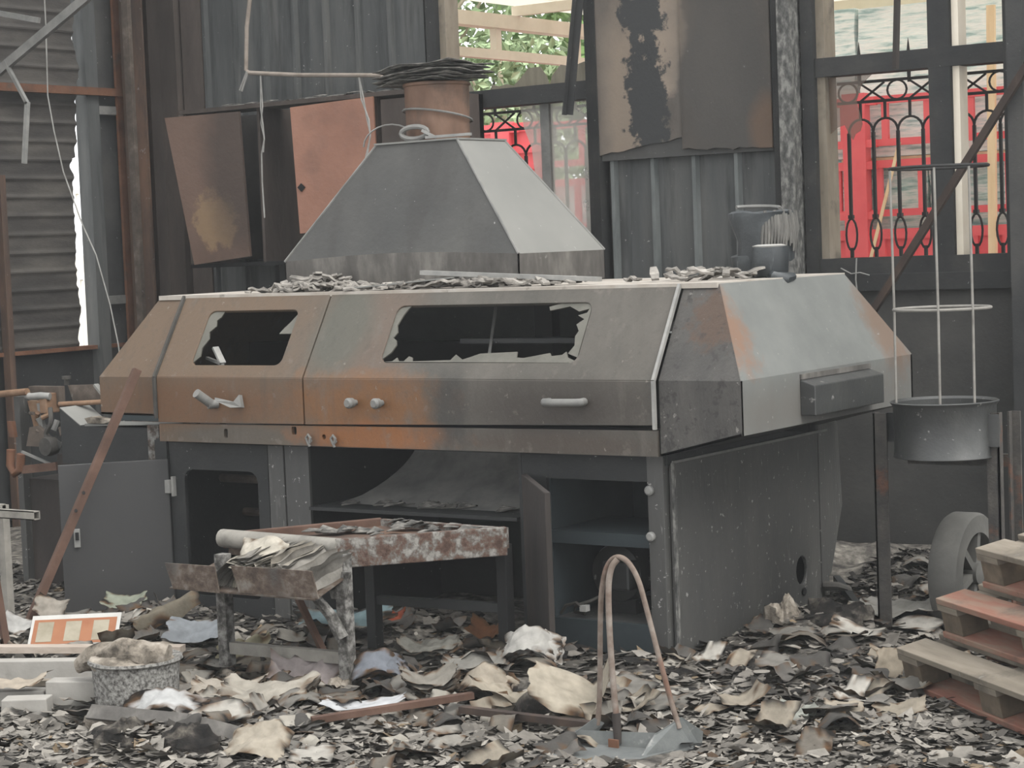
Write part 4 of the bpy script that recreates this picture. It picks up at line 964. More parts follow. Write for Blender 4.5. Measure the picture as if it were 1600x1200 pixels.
single(MB().tube([(-8.92, 8.2, 4.0), (-8.93, 8.2, 2.99), (-8.945, 8.2, 2.6), (-8.91, 8.2, 2.4), (-8.85, 8.2, 2.16), (-8.72, 8.2, 1.86), (-8.62, 8.2, 1.68), (-8.53, 8.2, 1.4), (-8.48, 8.2, 1.17), (-8.46, 8.2, 0.9), (-8.4, 8.1, 0.03)], 0.004, 6), 'hanging_wire', 'wire_grey', 'long thin wire curving down beside the corrugated left wall', 'wire')
single(MB().bar((-5.38, 9.56, 0.02), (-3.26, 9.61, 3.0), 0.035, 0.035), 'charred_pole', 'charred_wood', 'charred pole leaning diagonally across the right window', 'pole')
single(MB().tube([(-4.67, 9.74, 1.51), (-4.675, 9.735, 1.40), (-4.67, 9.74, 1.32)], 0.004, 6).tube([(-4.76, 9.74, 1.46), (-4.70, 9.735, 1.43), (-4.65, 9.735, 1.435), (-4.60, 9.74, 1.42)], 0.0035, 6).cyl((-4.67, 9.735, 1.31), (-4.64, 9.735, 1.305), 0.008, 8), 'wall_wire', 'wire_grey', 'little loose wire on the wall under the right window', 'wire')
single(MB().tube([Vector((-6.02 + 0.16 * math.cos(t), 7.62, 2.13 + 0.10 * math.sin(t))) for t in np.linspace(0.1, 3.1, 12)], 0.004, 6), 'wire_loop', 'wire_grey', 'thin wire arching behind the top of the extractor hood', 'wire')
single(MB().tube([Vector((-5.72 + 0.075 * math.cos(t), 7.42, 2.168 + 0.028 * math.sin(t))) for t in np.linspace(0, 2 * math.pi, 16, endpoint=False)], 0.012, 8, closed=True), 'pipe_clamp', 'grey_steel', 'grey ring clamp lying on the extractor hood top', 'clamp')
single(MB().bar((-5.64, 7.40, 2.142), (-5.42, 7.44, 2.145), 0.02, 0.012).bar((-5.66, 7.40, 2.175), (-5.60, 7.42, 2.14), 0.02, 0.012), 'clamp_strap', 'bright_steel', 'small bright strap lying on the extractor hood top', 'strap')

# ---------------------------------------------------------------- charred strips and a batten on the machine top
def strip_mesh(seed):
    r_ = random.Random(seed); b = MB(); l = r_.uniform(0.07, 0.13); w = r_.uniform(0.026, 0.042); n = 4
    for i in range(n + 1):
        t = i / n - 0.5; ww = w * (0.5 + 0.5 * math.cos(t * 2.2)) * r_.uniform(0.8, 1.1); zz = 0.012 * math.cos(t * 3) * r_.uniform(-1, 1) + 0.006
        for s_, dz in ((-1, 0), (-1, 0.009), (1, 0.009), (1, 0)):
            b.v.append(Vector((t * l, s_ * ww / 2, zz + dz)))
    for i in range(n):
        for k in range(4):
            a = 4 * i + k; c = 4 * i + (k + 1) % 4
            b.f.append((a, c, c + 4, a + 4))
    b.f += [(3, 2, 1, 0), (4 * n, 4 * n + 1, 4 * n + 2, 4 * n + 3)]
    return b
mat('strip_ash', [(0.34, (120, 116, 110)), (0.5, (166, 160, 152)), (0.66, (206, 200, 190))], scale=14, rough=0.95, bump=0.6)
protos = [strip_mesh(k).build('charred_strip', 'strip_ash') for k in range(6)]
cnt = 0
def drop(proto_i, loc, rot, label, group):
    global cnt
    src = protos[proto_i]
    if proto_i in used_p:
        o = src.copy(); COL.objects.link(o)
    else:
        o = src; used_p.add(proto_i)
    o.location = loc; o.rotation_euler = rot
    tag(o, label, 'burnt strip', group)
used_p = set()
rnd = random.Random(11)
for k in range(84):
    t = rnd.gauss(0, 1)
    x = -5.98 + 0.16 * t; y = 7.02 + rnd.uniform(-0.10, 0.12)
    hgt = 0.085 * math.exp(-((x + 5.98) / 0.17) ** 2) * max(0.1, 1 - abs(y - 7.03) / 0.14)
    drop(k % 6, (x, y, 1.477 + rnd.uniform(0, hgt)), (rnd.uniform(-.35, .35), rnd.uniform(-.45, .45), rnd.uniform(-.9, .9)), 'grey charred strip in the heap left of the extractor hood rim', 'charred strips on the left of the machine top')
for k in range(66):
    x = rnd.uniform(-5.6, -4.62); y = 7.0 + rnd.uniform(-0.08, 0.14)
    drop(k % 6, (x, y, 1.477 + rnd.uniform(0, 0.022 * (1 - abs(x + 5.05)))), (rnd.uniform(-.2, .2), rnd.uniform(-.3, .3), rnd.uniform(-.8, .8)), 'grey charred strip scattered before the extractor hood under the batten', 'charred strips in the middle of the machine top')
for k in range(26):
    x = -4.16 + rnd.gauss(0, 0.12); y = 7.35 + rnd.uniform(-0.25, 0.2)
    if x > -3.95: continue
    drop(k % 6, (x, y, 1.477 + rnd.uniform(0, 0.03)), (rnd.uniform(-.4, .4), rnd.uniform(-.5, .5), rnd.uniform(-1.2, 1.2)), 'pale charred strip on the machine top beside the melted bucket', 'charred strips by the melted bucket')
single(MB().bar((-5.37, 6.98, 1.545), (-4.52, 7.05, 1.495), 0.04, 0.018), 'batten', 'bright_steel', 'long pale metal batten lying before the extractor hood', 'batten')
single(MB().bar((-5.75, 6.95, 1.485), (-5.2, 7.0, 1.52), 0.10, 0.006), 'sheet_offcut', 'extractor_lit', 'thin pale sheet offcut sloping up under the batten', 'sheet offcut')

# ---------------------------------------------------------------- melted bucket on the machine top
mbk = thing('melted_bucket', 'melted dark bucket slumped on the right end of the machine top', 'bucket', (-4.05, 7.55, 1.48))
def blob(prof, c, wob, seed, fx=1.0, fy=1.0, n=26):
    b = MB().lathe(prof, (0, 0, 0), n, wob=wob, seed=seed)
    for p in b.v:
        p.x *= fx; p.y *= fy
        p += Vector(c)
    return b
blob([(0.118, 0.07), (0.12, 0.14), (0.132, 0.24), (0.136, 0.262), (0.12, 0.27), (0.10, 0.25), (0.05, 0.235), (0.0, 0.232)], (-4.03, 7.55, 1.478), 0.13, 2.0).wobble(0.02, 9).build('bucket_body', 'melted_plastic', mbk, smooth=True)
blob([(0.062, 0.0), (0.075, 0.02), (0.074, 0.10), (0.07, 0.125), (0.055, 0.12), (0.0, 0.11)], (-3.965, 7.47, 1.476), 0.08, 5.0).wobble(0.008, 9).build('slumped_lobe', 'melted_plastic', mbk, smooth=True)
blob([(0.066, 0.122), (0.07, 0.128), (0.05, 0.134), (0.0, 0.13)], (-3.965, 7.47, 1.476), 0.1, 6.0).build('pale_rim', 'white_plastic', mbk, smooth=True)
blob([(0.09, 0.0), (0.10, 0.03), (0.105, 0.09), (0.0, 0.12)], (-4.07, 7.54, 1.476), 0.1, 9.0).wobble(0.01, 8).build('lower_lobe', 'melted_plastic', mbk, smooth=True)
pl = MB()
for k in range(16):
    t = -1.15 + k * 0.10
    x, y = -4.03 + 0.130 * math.cos(t), 7.55 + 0.130 * math.sin(t); zl = 1.60 + 0.06 * noise.noise(Vector((k * 1.3, 0, 0)))
    pl.tube([(x, y, 1.735 + 0.012 * math.sin(k * 2.0)), (x + 0.004, y, 1.68), (x - 0.002, y - 0.002, zl)], [0.007, 0.010, 0.004], 6)
pl.build('pale_drips', 'melted_pale', mbk, smooth=True)
MB().tube([Vector((-4.04 + 0.10 * math.cos(t), 7.52 + 0.03 * math.sin(t), 1.745 + 0.022 * math.sin(t * 0.5 + 0.4))) for t in np.linspace(0, 3.14, 12)], 0.008, 6).build('handle_curl', 'grey_steel', mbk, smooth=True)
MB().tube([(-3.955, 7.44, 1.486), (-3.915, 7.40, 1.476), (-3.885, 7.44, 1.47), (-3.88, 7.50, 1.476)], [0.02, 0.026, 0.026, 0.018], 8).build('drip_lip', 'melted_plastic', mbk, smooth=True)

# ---------------------------------------------------------------- feeder unit at the left end of the machine
fd = thing('feeder_unit', 'sooty feeder unit with rods and clamps left of the machine hood', 'machine', (-7.3, 7.1, 0))
MB().prism([(-7.67, 7.0, 0.93), (-7.53, 7.0, 0.845), (-6.98, 7.0, 0.862), (-6.98, 7.0, 0.66), (-7.67, 7.0, 0.66)], (0, 0.03, 0)).build('front_plate', 'base_dark', fd)
MB().quad([(-7.67, 7.0, 0.935), (-7.53, 7.0, 0.85), (-7.50, 7.16, 0.85), (-7.64, 7.16, 0.94)], 0.006).build('chute_plate', 'extractor_lit', fd)
MB().box(-7.5, -6.98, 7.0, 7.16, 0.845, 0.858).build('ledge', 'extractor_lit', fd)
MB().box(-7.06, -6.985, 6.985, 7.0, 0.66, 0.86).build('flaked_edge', 'flaked_steel', fd)
MB().box(-7.46, -6.9, 7.17, 7.19, 0.86, 0.93).build('rail', 'steel_blue', fd)
for x in (-7.28, -7.24, -7.20, -7.16):
    MB().cyl((x, 7.165, 0.895), (x, 7.172, 0.895), 0.010, 10).build('rail_bolt', 'wire_dark', fd)
MB().box(-7.74, -6.82, 7.03, 7.6, 0.0, 0.70).build('body', 'brown_soot', fd)
MB().prism([(-7.80, 7.18, 1.03), (-7.60, 7.18, 1.035), (-7.53, 7.18, 0.945), (-7.77, 7.18, 0.95)], (0, 0.02, 0)).build('bracket_plate', 'machine_brown', fd)
MB().bar((-7.60, 7.18, 1.035), (-7.50, 7.18, 0.94), 0.03, 0.012).build('bracket_edge', 'extractor_lit', fd)
for p, q, r, m in (((-7.62, 7.25, 1.025), (-7.0, 7.35, 1.05), 0.017, 'old_conduit'), ((-7.74, 7.06, 0.945), (-7.4, 7.22, 0.955), 0.013, 'clay_brown'), ((-7.5, 7.22, 0.95), (-7.0, 7.3, 0.97), 0.015, 'old_conduit'), ((-8.4, 7.02, 0.975), (-7.92, 7.02, 1.01), 0.018, 'clay_brown')):
    MB().cyl(p, q, r, 10).build('rod', m, fd, smooth=True)
for k in range(5):
    MB().lathe([(0.0, -0.02), (0.03, -0.02), (0.035, 0.0), (0.03, 0.02), (0.0, 0.02)], (-7.5 + 0.08 * k, 7.32, 0.985), 12, 'x').build('roller', 'wire_dark', fd, smooth=True)
for x in (-7.83, -7.53):
    MB().cyl((x, 7.2, 1.03), (x, 7.2, 1.06), 0.012, 8).cyl((x, 7.2, 1.06), (x, 7.2, 1.075), 0.024, 12).build('cap_screw', 'wire_dark', fd)
MB().box(-8.0, -7.78, 7.1, 7.14, 0.94, 1.03).build('clamp_plate', 'machine_brown', fd)
MB().tube([(-7.96, 7.05, 0.99), (-7.9, 7.02, 0.985), (-7.84, 7.03, 0.99), (-7.79, 7.05, 0.985)], 0.018, 10).build('clamp_rod', 'bright_steel', fd, smooth=True)
MB().box(-7.85, -7.80, 7.03, 7.12, 0.90, 1.0).build('clamp_block', 'clay_brown', fd, bevel=0.006)
MB().prism([(-7.97, 7.06, 0.96), (-7.90, 7.06, 0.96), (-7.89, 7.06, 0.82), (-7.93, 7.06, 0.82)], (0, 0.03, 0)).build('arm', 'clay_brown', fd)
MB().bar((-7.87, 7.05, 0.95), (-7.85, 7.05, 0.80), 0.02, 0.02).build('link', 'grey_steel', fd)
MB().prism([(-7.92, 7.02, 0.83), (-7.86, 7.02, 0.84), (-7.76, 7.02, 0.77), (-7.76, 7.02, 0.71), (-7.82, 7.02, 0.735), (-7.95, 7.02, 0.735)], (0, 0.02, 0)).build('cam_plate', 'machine_brown', fd)
MB().tube([(-8.02, 6.98, 0.72), (-8.03, 6.98, 0.64), (-8.0, 6.98, 0.60), (-7.96, 6.98, 0.62), (-7.945, 6.98, 0.70)], 0.022, 10).build('hook_arm', 'rust_beam', fd, smooth=True)
MB().prism([(-8.06, 7.0, 0.86), (-8.02, 7.0, 0.86), (-8.01, 7.0, 0.78), (-8.05, 7.0, 0.78)], (0, 0.02, 0)).build('tag_plate', 'rust_beam', fd)
MB().bar((-7.95, 6.99, 0.62), (-7.74, 7.03, 0.64), 0.03, 0.04).build('lower_arm', 'rust_bar', fd)
MB().bar((-7.95, 6.99, 0.71), (-7.78, 7.02, 0.65), 0.012, 0.012).build('tie_rod', 'grey_steel', fd)
MB().lathe([(0.0, 0), (0.045, 0), (0.05, 0.02), (0.045, 0.06), (0, 0.06)], (-7.77, 6.98, 0.74), 14, 'y').build('hub', 'wire_dark', fd, smooth=True)
MB().box(-8.07, -8.03, 7.06, 7.12, 0.0, 0.98).build('post', 'base_paint', fd)
for k in range(7):
    a_ = 0.9 * k; c_ = Vector((-7.93 + 0.035 * k, 7.04 + 0.01 * (k % 3), 0.90 - 0.035 * (k % 4)))
    MB().cyl(c_, c_ + Vector((0.05 * math.cos(a_), -0.02, 0.05 * math.sin(a_))), 0.009 + 0.004 * (k % 3), 8).build('spindle', ('machine_brown', 'clay_brown', 'grey_steel')[k % 3], fd, smooth=True)
for k in range(4):
    MB().box(-7.50 + 0.07 * k, -7.46 + 0.07 * k, 7.20, 7.24, 0.90, 0.94 + 0.015 * (k % 2)).build('gripper_block', ('machine_brown', 'bright_steel')[k % 2], fd, bevel=0.004)
MB().prism([(-7.47, 6.99, 0.862), (-7.36, 6.99, 0.862), (-7.30, 6.99, 0.875), (-7.44, 6.99, 0.895), (-7.49, 6.99, 0.885)], (0, 0.05, 0)).build('ash_wedge', 'ash_crust', fd)
MB().bar((-7.85, 7.03, 0.80), (-7.70, 7.03, 0.74), 0.012, 0.03).build('cross_link', 'base_paint', fd)
MB().tube(smooth([(-7.76, 7.02, 0.93), (-7.74, 7.0, 0.86), (-7.78, 7.0, 0.80), (-7.75, 7.0, 0.74)], 5), 0.012, 8).build('hose', 'wire_dark', fd, smooth=True)
MB().box(-8.05, -7.74, 7.1, 7.5, 0.0, 0.56).build('lower_housing', 'brown_soot', fd)
MB().lathe([(0.028, 0), (0.045, 0), (0.05, -0.015), (0.045, -0.03), (0.028, -0.03)], (-7.5, 7.03, 0.16), 16, 'y').build('port_ring', 'brown_soot', fd, smooth=True)

# ---------------------------------------------------------------- leaning rusty bar
bb = thing('leaning_bar', 'long rusty square bar leaning from the floor against the hood', 'bar', (-6.86, 5.98, 0))
p0, p1 = Vector((-6.895, 5.99, 0.0)), Vector((-6.715, 6.60, 1.155))
MB().bar(p0, p1, 0.036, 0.036, up=(1, -0.3, 0.2)).build('bar_body', 'rust_bar', bb, bevel=0.003)
dirb = (p1 - p0).normalized()
nb = (Vector((0.55, -0.82, 0.1)) - dirb * dirb.dot(Vector((0.55, -0.82, 0.1)))).normalized()
for f in (0.475, 0.54):
    c = p0 + (p1 - p0) * f
    MB().cyl(c + nb * 0.012, c + nb * 0.0235, 0.008, 10).build('bolt_hole', 'soot_black', bb)

# ---------------------------------------------------------------- outfeed table with trays
tb = thing('outfeed_table', 'flaking rusty metal outfeed table standing in front of the machine tunnel', 'table', (-5.1, 6.1, 0))
A, B = Vector((-5.61, 5.93, 0)), Vector((-4.97, 5.89, 0)); u = Vector((0.65, 0.76, 0)).normalized(); LEN = 0.64
Cc, D = B + u * LEN, A + u * LEN
TT = 0.575
MB().tube([A + Z * (TT - 0.035), B + Z * (TT - 0.035)], 0.036, 14).build('front_bar', 'table_bar', tb, smooth=True)
MB().bar(B + u * -0.02 + Z * (TT - 0.055), Cc + Z * (TT - 0.055), 0.03, 0.11).build('side_beam', 'rust_flaked', tb, bevel=0.004)
MB().bar(A + Z * (TT - 0.045), D + Z * (TT - 0.03), 0.03, 0.06).build('side_beam', 'rust_bar', tb, bevel=0.004)
MB().bar(D + Z * (TT - 0.045), Cc + Z * (TT - 0.045), 0.03, 0.08).build('end_beam', 'rust_flaked', tb)
MB().quad([A + Z * (TT - 0.05), B + Z * (TT - 0.05), Cc + Z * (TT - 0.03), D + Z * (TT - 0.03)], 0.006).build('table_tray', 'rust_column', tb)
MB().quad([A + Vector((0.02, 0.01, TT - 0.10)), B + Vector((-0.1, 0.0, TT - 0.10)), B + Vector((-0.1, 0.004, TT - 0.03)), A + Vector((0.02, 0.014, TT - 0.03))], 0.01).build('apron', 'tray_rust', tb)
for x, y, h, m in ((-5.505, 5.815, 0.50, 'flaked_grey'), (-4.925, 5.845, 0.53, 'flaked_grey'), (-5.215, 6.37, 0.53, 'base_dark'), (-4.60, 6.42, 0.50, 'soot_black')):
    MB().box(x - 0.024, x + 0.024, y - 0.024, y + 0.024, 0.0, h).build('leg', m, tb, bevel=0.003)
MB().bar((-5.48, 5.815, 0.135), (-4.95, 5.845, 0.135), 0.03, 0.045).build('stretcher', 'table_bar', tb)
MB().bar((-5.2, 6.37, 0.25), (-4.6, 6.42, 0.25), 0.03, 0.035).build('stretcher', 'base_dark', tb)
MB().plate([(-4.965, 0.36), (-4.90, 0.36), (-4.87, 0.465), (-4.99, 0.465)], [], (0, 5.815, 0), X, Z, 0.012).build('gusset', 'flaked_grey', tb)
MB().tube([(-5.03, 5.70, 0.44), (-4.98, 5.72, 0.40), (-4.945, 5.79, 0.30), (-4.92, 5.81, 0.22)], [0.018, 0.02, 0.022, 0.026], 8).wobble(0.006, 20).build('brace', 'flaked_grey', tb)
MB().quad([(-5.64, 5.655, 0.385), (-4.9, 5.645, 0.39), (-4.9, 5.86, 0.455), (-5.60, 5.88, 0.455)], 0.006).build('tray_floor', 'tray_rust', tb)
for pts in ([(-5.615, 5.65, 0.382), (-5.375, 5.65, 0.381), (-5.385, 5.64, 0.484), (-5.645, 5.64, 0.482)],
            [(-5.275, 5.65, 0.39), (-4.885, 5.65, 0.392), (-4.905, 5.64, 0.494), (-5.30, 5.64, 0.49)]):
    MB().quad(pts, 0.006).build('tray_lip', 'tray_rust', tb)

# ---------------------------------------------------------------- paper helpers
def paint(me, cols):
    a = me.color_attributes.new('Col', 'FLOAT_COLOR', 'POINT')
    a.data.foreach_set('color', np.array([c for q in cols for c in (*q, 1.0)], dtype=np.float32))

def mixv(a, b, t): return tuple(x + (y - x) * t for x, y in zip(a, b))
BROWN, BLACK = lin((112, 84, 58)), lin((34, 32, 30))

def paper_verts(seed, w, h, col, curl=0.03, crump=0.02, burn=0.25, nx=15, ny=12, axis=0, fold=0.0):
    s = seed * 7.3; vs = []; cs = []; fs = []
    base = lin(col)
    for j in range(ny + 1):
        for i in range(nx + 1):
            uu, vv = i / nx * 2 - 1, j / ny * 2 - 1
            e = 1 - max(abs(uu), abs(vv))
            jig = 1 + 0.20 * noise.noise(Vector((uu * 1.7 + s, vv * 1.7, s))) * (1 if e < 0.25 else 0.5) + (0.08 * noise.noise(Vector((uu * 6, vv * 6 + s, 1))) if e < 0.05 else 0)
            x, y = uu * w / 2 * jig, vv * h / 2 * jig
            c_ = uu if axis == 0 else vv
            z = curl * (c_ * c_) + fold * abs(c_ - 0.2) + crump * noise.noise(Vector((x * 9 + s, y * 9, s))) + crump * 0.9 * abs(noise.noise(Vector((x * 20 + s, y * 20, s + 2)))) - crump * 0.5 * abs(noise.noise(Vector((x * 38 + s, y * 30, s + 8))))
            vs.append(Vector((x, y, z)))
            bn = burn + 0.5 * noise.noise(Vector((uu * 2.2 + s, vv * 2.2, s + 5)))
            t = (bn - e) / 0.22
            c = base
            if t > 0: c = mixv(base, BROWN, min(1, t * 1.4))
            if t > 0.6: c = mixv(BROWN, BLACK, min(1, (t - 0.6) * 2.0))
            cs.append(c)
    for j in range(ny):
        for i in range(nx):
            a = j * (nx + 1) + i
            fs.append((a, a + 1, a + nx + 2, a + nx + 1))
    return vs, fs, cs

def mesh_from(name, vs, fs, cs, m='paper_attr', smooth=True):
    me = bpy.data.meshes.new(name)
    me.from_pydata([tuple(v) for v in vs], [], fs)
    paint(me, cs)
    if smooth: me.polygons.foreach_set('use_smooth', [True] * len(me.polygons))
    me.materials.append(MATS[m])
    return me

def lowest(me, R):
    return min((R @ v.co).z for v in me.vertices)

def paper(name, label, cat, x, y, w, h, col, rot=(0, 0, 0), seed=1, group=None, dz=0.0, layers=1, mesh=None, **kw):
    if mesh is None:
        vs, fs, cs = [], [], []
        for k in range(layers):
            a, b, c = paper_verts(seed + k * 0.37, w * (1 - 0.02 * k), h, tuple(q * (1 - 0.03 * (k % 3)) for q in col), **dict(kw, curl=kw.get('curl', 0.03) * (1 - 0.10 * k)))
            o_ = len(vs)
            vs += [p + Vector((0.004 * k, 0.003 * k, -0.008 * k)) for p in a]; fs += [tuple(i + o_ for i in q) for q in b]; cs += c
        mesh = mesh_from(name, vs, fs, cs)
    o = bpy.data.objects.new(name, mesh)
    COL.objects.link(o)
    R = Matrix.Rotation(rot[2], 3, 'Z') @ Matrix.Rotation(rot[1], 3, 'Y') @ Matrix.Rotation(rot[0], 3, 'X')
    o.rotation_euler = rot
    o.location = (x, y, gh(x, y) + 0.004 - lowest(mesh, R) * 0.55 + dz)
    return tag(o, label, cat, group)

# bundle of half-burnt pages in the tray: each page is a part
bp_ = thing('page_bundle', 'bundle of curled half burnt pages lying in the tray of the outfeed table', 'papers', (-5.17, 5.76, 0.42))
NP = 40
for k in range(NP):
    t = k / (NP - 1.0)
    x = -5.42 + 0.50 * t
    n = 9; vs, fs, cs = [], [], []
    hgt = 0.155 - 0.055 * t + 0.012 * math.sin(k * 1.9)
    bend = (0.16 if t < 0.45 else -0.06 + 0.10 * math.sin(k * 0.55)) + 0.012 * math.sin(k * 2.7)
    tone = 0.5 + 0.5 * math.sin(k * 2.4)
    for j in range(n + 1):
        for i in range(n + 1):
            a, b = i / n, j / n
            q = noise.noise(Vector((a * 2.5 + k * 0.35, b * 2.0, k * 0.35)))
            xx = x + bend * b ** 1.7 + 0.010 * math.sin(a * 9 + k * 0.5) * b + 0.012 * q + 0.03 * (a - 0.5)
            vs.append(Vector((xx, 5.668 + 0.19 * a + 0.006 * q, 0.402 + 0.05 * a + hgt * (b - 0.32 * abs(bend) * 4 * b ** 3) * (0.92 + 0.16 * q))) - Vector((-5.17, 5.76, 0.42)))
            c0 = (224, 215, 198) if 0.22 < t < 0.62 else (186, 181, 172)
            cs.append(mixv(lin(c0), lin((104, 98, 90)), max(0, min(1, 0.45 * tone + 0.5 * q + (0.35 if b > 0.9 else 0)))))
    for j in range(n):
        for i in range(n):
            a = j * (n + 1) + i; fs.append((a, a + 1, a + n + 2, a + n + 1))
    o = bpy.data.objects.new('page', mesh_from('page', vs, fs, cs)); place(o, bp_)
vs, fs, cs = paper_verts(31, 0.24, 0.17, (222, 214, 198), curl=-0.03, crump=0.02, burn=0.05)
R = Matrix.Rotation(0.9, 3, 'X')
o = bpy.data.objects.new('top_page', mesh_from('top_page', [R @ v + Vector((-0.09, -0.02, 0.095)) for v in vs], fs, cs)); place(o, bp_)

# ---------------------------------------------------------------- drum on a stand with a wire cage
st = thing('drum_stand', 'sooty angle iron stand carrying a short drum right of the machine', 'stand', (-3.27, 7.55, 0))
cx, cy = -3.265, 7.56
MB().lathe([(0.198, 0.755), (0.203, 0.757), (0.203, 0.76), (0.199, 0.765), (0.2, 0.955), (0.208, 0.965), (0.212, 0.972), (0.206, 0.976), (0.194, 0.966), (0.193, 0.775), (0.0, 0.77)], (cx, cy, 0), 40, wob=0.008).build('drum', 'can_steel', st, smooth=True)
MB().box(-3.545, -3.487, 7.50, 7.508, 0.0, 0.925).box(-3.545, -3.537, 7.50, 7.55, 0.0, 0.925).build('leg', 'stand_iron', st)
MB().box(-3.505, -3.465, 7.53, 7.56, 0.81, 0.925).build('bracket', 'base_dark', st)
MB().box(-3.085, -3.035, 7.535, 7.543, 0.0, 0.93).box(-3.043, -3.035, 7.535, 7.575, 0.0, 0.93).build('leg', 'stand_iron', st)
MB().box(-3.025, -3.017, 7.6, 7.64, 0.0, 0.93).box(-3.025, -2.985, 7.63, 7.638, 0.0, 0.93).build('leg', 'stand_iron', st)
MB().box(-3.10, -3.03, 7.52, 7.535, 0.80, 0.925).build('bracket', 'can_steel', st)
MB().tube([(-3.09, 7.515, 0.80), (-3.085, 7.505, 0.775), (-3.08, 7.51, 0.76)], 0.008, 8).build('bracket_tab', 'bright_steel', st)
MB().box(-3.5, -3.04, 7.72, 7.74, 0.70, 0.75).build('rear_rail', 'stand_iron', st)
wc = thing('wire_cage', 'tall thin wire cage with two hoops rising from the drum', 'wire cage', (cx, cy, 0.77))
for z, r in ((1.335, 0.187), (1.885, 0.19)):
    MB().tube([Vector((cx + r * math.cos(t), cy + r * math.sin(t), z)) for t in np.linspace(0, 2 * math.pi, 40, endpoint=False)], 0.006, 8, closed=True).build('hoop', 'cage_wire' if z < 1.5 else 'black_iron', wc, smooth=True)
for a in (198, 288, 330):
    t = math.radians(a); x, y = cx + 0.188 * math.cos(t), cy + 0.188 * math.sin(t)
    MB().tube([(x, y, 0.775), (x + 0.003, y, 1.3), (x, y, 1.885)], 0.005, 6).build('rod', 'cage_wire', wc)

# ---------------------------------------------------------------- wheel
wh = thing('trolley_wheel', 'large grey solid trolley wheel with spokes behind the pallets', 'wheel', (-3.33, 7.8, 0.0))
wc_ = (-3.37, 7.83, 0.25)
MB().lathe([(0.165, 0.0), (0.235, 0.0), (0.245, 0.015), (0.245, 0.105), (0.235, 0.12), (0.165, 0.12), (0.16, 0.06), (0.165, 0.0)], wc_, 48, 'x').build('tyre', 'tyre_grey', wh, smooth=True)
MB().lathe([(0.0, 0.02), (0.165, 0.02), (0.165, 0.06), (0.0, 0.06)], wc_, 32, 'x').build('disc', 'tyre_dark', wh)
MB().lathe([(0.0, 0.0), (0.045, 0.0), (0.045, 0.125), (0.03, 0.13), (0.0, 0.13)], wc_, 18, 'x').build('hub', 'tyre_grey', wh, smooth=True)
for k in range(6):
    t = 2 * math.pi * k / 6 + 0.3
    e = Vector((0, math.cos(t), math.sin(t)))
    c = Vector(wc_)
    MB().bar(c + e * 0.04 + X * 0.085, c + e * 0.17 + X * 0.085, 0.03, 0.05, up=(1, 0, 0)).build('spoke', 'tyre_grey', wh)

# ---------------------------------------------------------------- pallets
def pallet(loc, rot, label, reds):
    t = thing('wooden_pallet', label, 'pallet', loc, 'stacked wooden pallets', rot=rot)
    Lp, Wp = 1.2, 0.8
    def wood(k): return 'pallet_red' if k in reds else 'pallet_wood'
    k = 0
    for y in (0.0, 0.335, 0.68):
        MB().box(0, Lp, y, y + 0.12, 0.0, 0.022).build('bottom_board', wood('b%d' % k), t, local=True, bevel=0.003)
        for x in (0.0, 0.53, 1.06):
            MB().box(x + 0.005, x + 0.135, y + 0.008, y + 0.112, 0.022, 0.10).build('block', 'pallet_block', t, local=True, bevel=0.003)
        k += 1
    for x in (0.14, 0.67):
        MB().box(x, x + 0.38, 0.118, 0.132, 0.022, 0.10).build('inner_board', 'pallet_wood', t, local=True)
    for x in (0.0, 0.53, 1.06):
        MB().box(x, x + 0.14, 0, Wp, 0.10, 0.122).build('cross_board', 'pallet_wood', t, local=True)
    for k, y in enumerate((0.0, 0.17, 0.335, 0.51, 0.68)):
        MB().box(0, Lp, y, y + 0.12, 0.122, 0.144).build('deck_board', wood('t%d' % k), t, local=True, bevel=0.003)
pang = math.atan2(-0.51, 0.65)
PT = 0.20
def pal_at(k):
    M_ = Matrix.Rotation(pang, 3, 'Z') @ Matrix.Rotation(PT, 3, 'X')
    return Vector((-3.04, 6.63, 0.045)) + M_ @ Vector((0.075 * k, 0.15 * k, 0.15 * k))
pallet(pal_at(0), (PT, 0.0, pang), 'grey wooden pallet at the bottom of the leaning stack', ('b0', 'b1'))
pallet(pal_at(1), (PT, 0.0, pang), 'wooden pallet with orange red front deck board in the middle of the stack', ('t0', 'b0', 'b1'))
pallet(pal_at(2), (PT, 0.0, pang), 'grey wooden pallet on top of the stack beside the wheel', ('b0', 'b1'))

# ---------------------------------------------------------------- long-handled dustpan in the foreground
dp = thing('dustpan', 'metal dustpan with three bent rusty rods as its handle in the foreground', 'dustpan', (-3.5, 5.5, 0.02))
Tp = Vector((-3.54, 5.55, 0.64))
MB().tube(smooth([(-3.615, 5.53, 0.085), (-3.605, 5.535, 0.2), (-3.595, 5.54, 0.45), (-3.585, 5.545, 0.55), (-3.565, 5.55, 0.61), (-3.53, 5.55, 0.636), (-3.49, 5.55, 0.622), (-3.455, 5.55, 0.57), (-3.43, 5.55, 0.49), (-3.385, 5.55, 0.32), (-3.345, 5.55, 0.18), (-3.32, 5.55, 0.10)], 4), 0.009, 10).build('handle_loop', 'rust_rod', dp, smooth=True)
MB().tube(smooth([(-3.525, 5.545, 0.63), (-3.542, 5.535, 0.605), (-3.553, 5.53, 0.55), (-3.55, 5.52, 0.45), (-3.54, 5.51, 0.3), (-3.525, 5.50, 0.16), (-3.515, 5.495, 0.08)], 4), 0.0105, 10).build('handle_rod', 'rust_rod', dp, smooth=True)
MB().tube([(-3.52, 5.495, 0.14), (-3.512, 5.488, 0.045)], 0.014, 10).build('socket', 'brown_soot', dp, smooth=True)
MB().box(-3.533, -3.497, 5.462, 5.470, 0.03, 0.062).build('rivet_plate', 'rust_beam', dp)
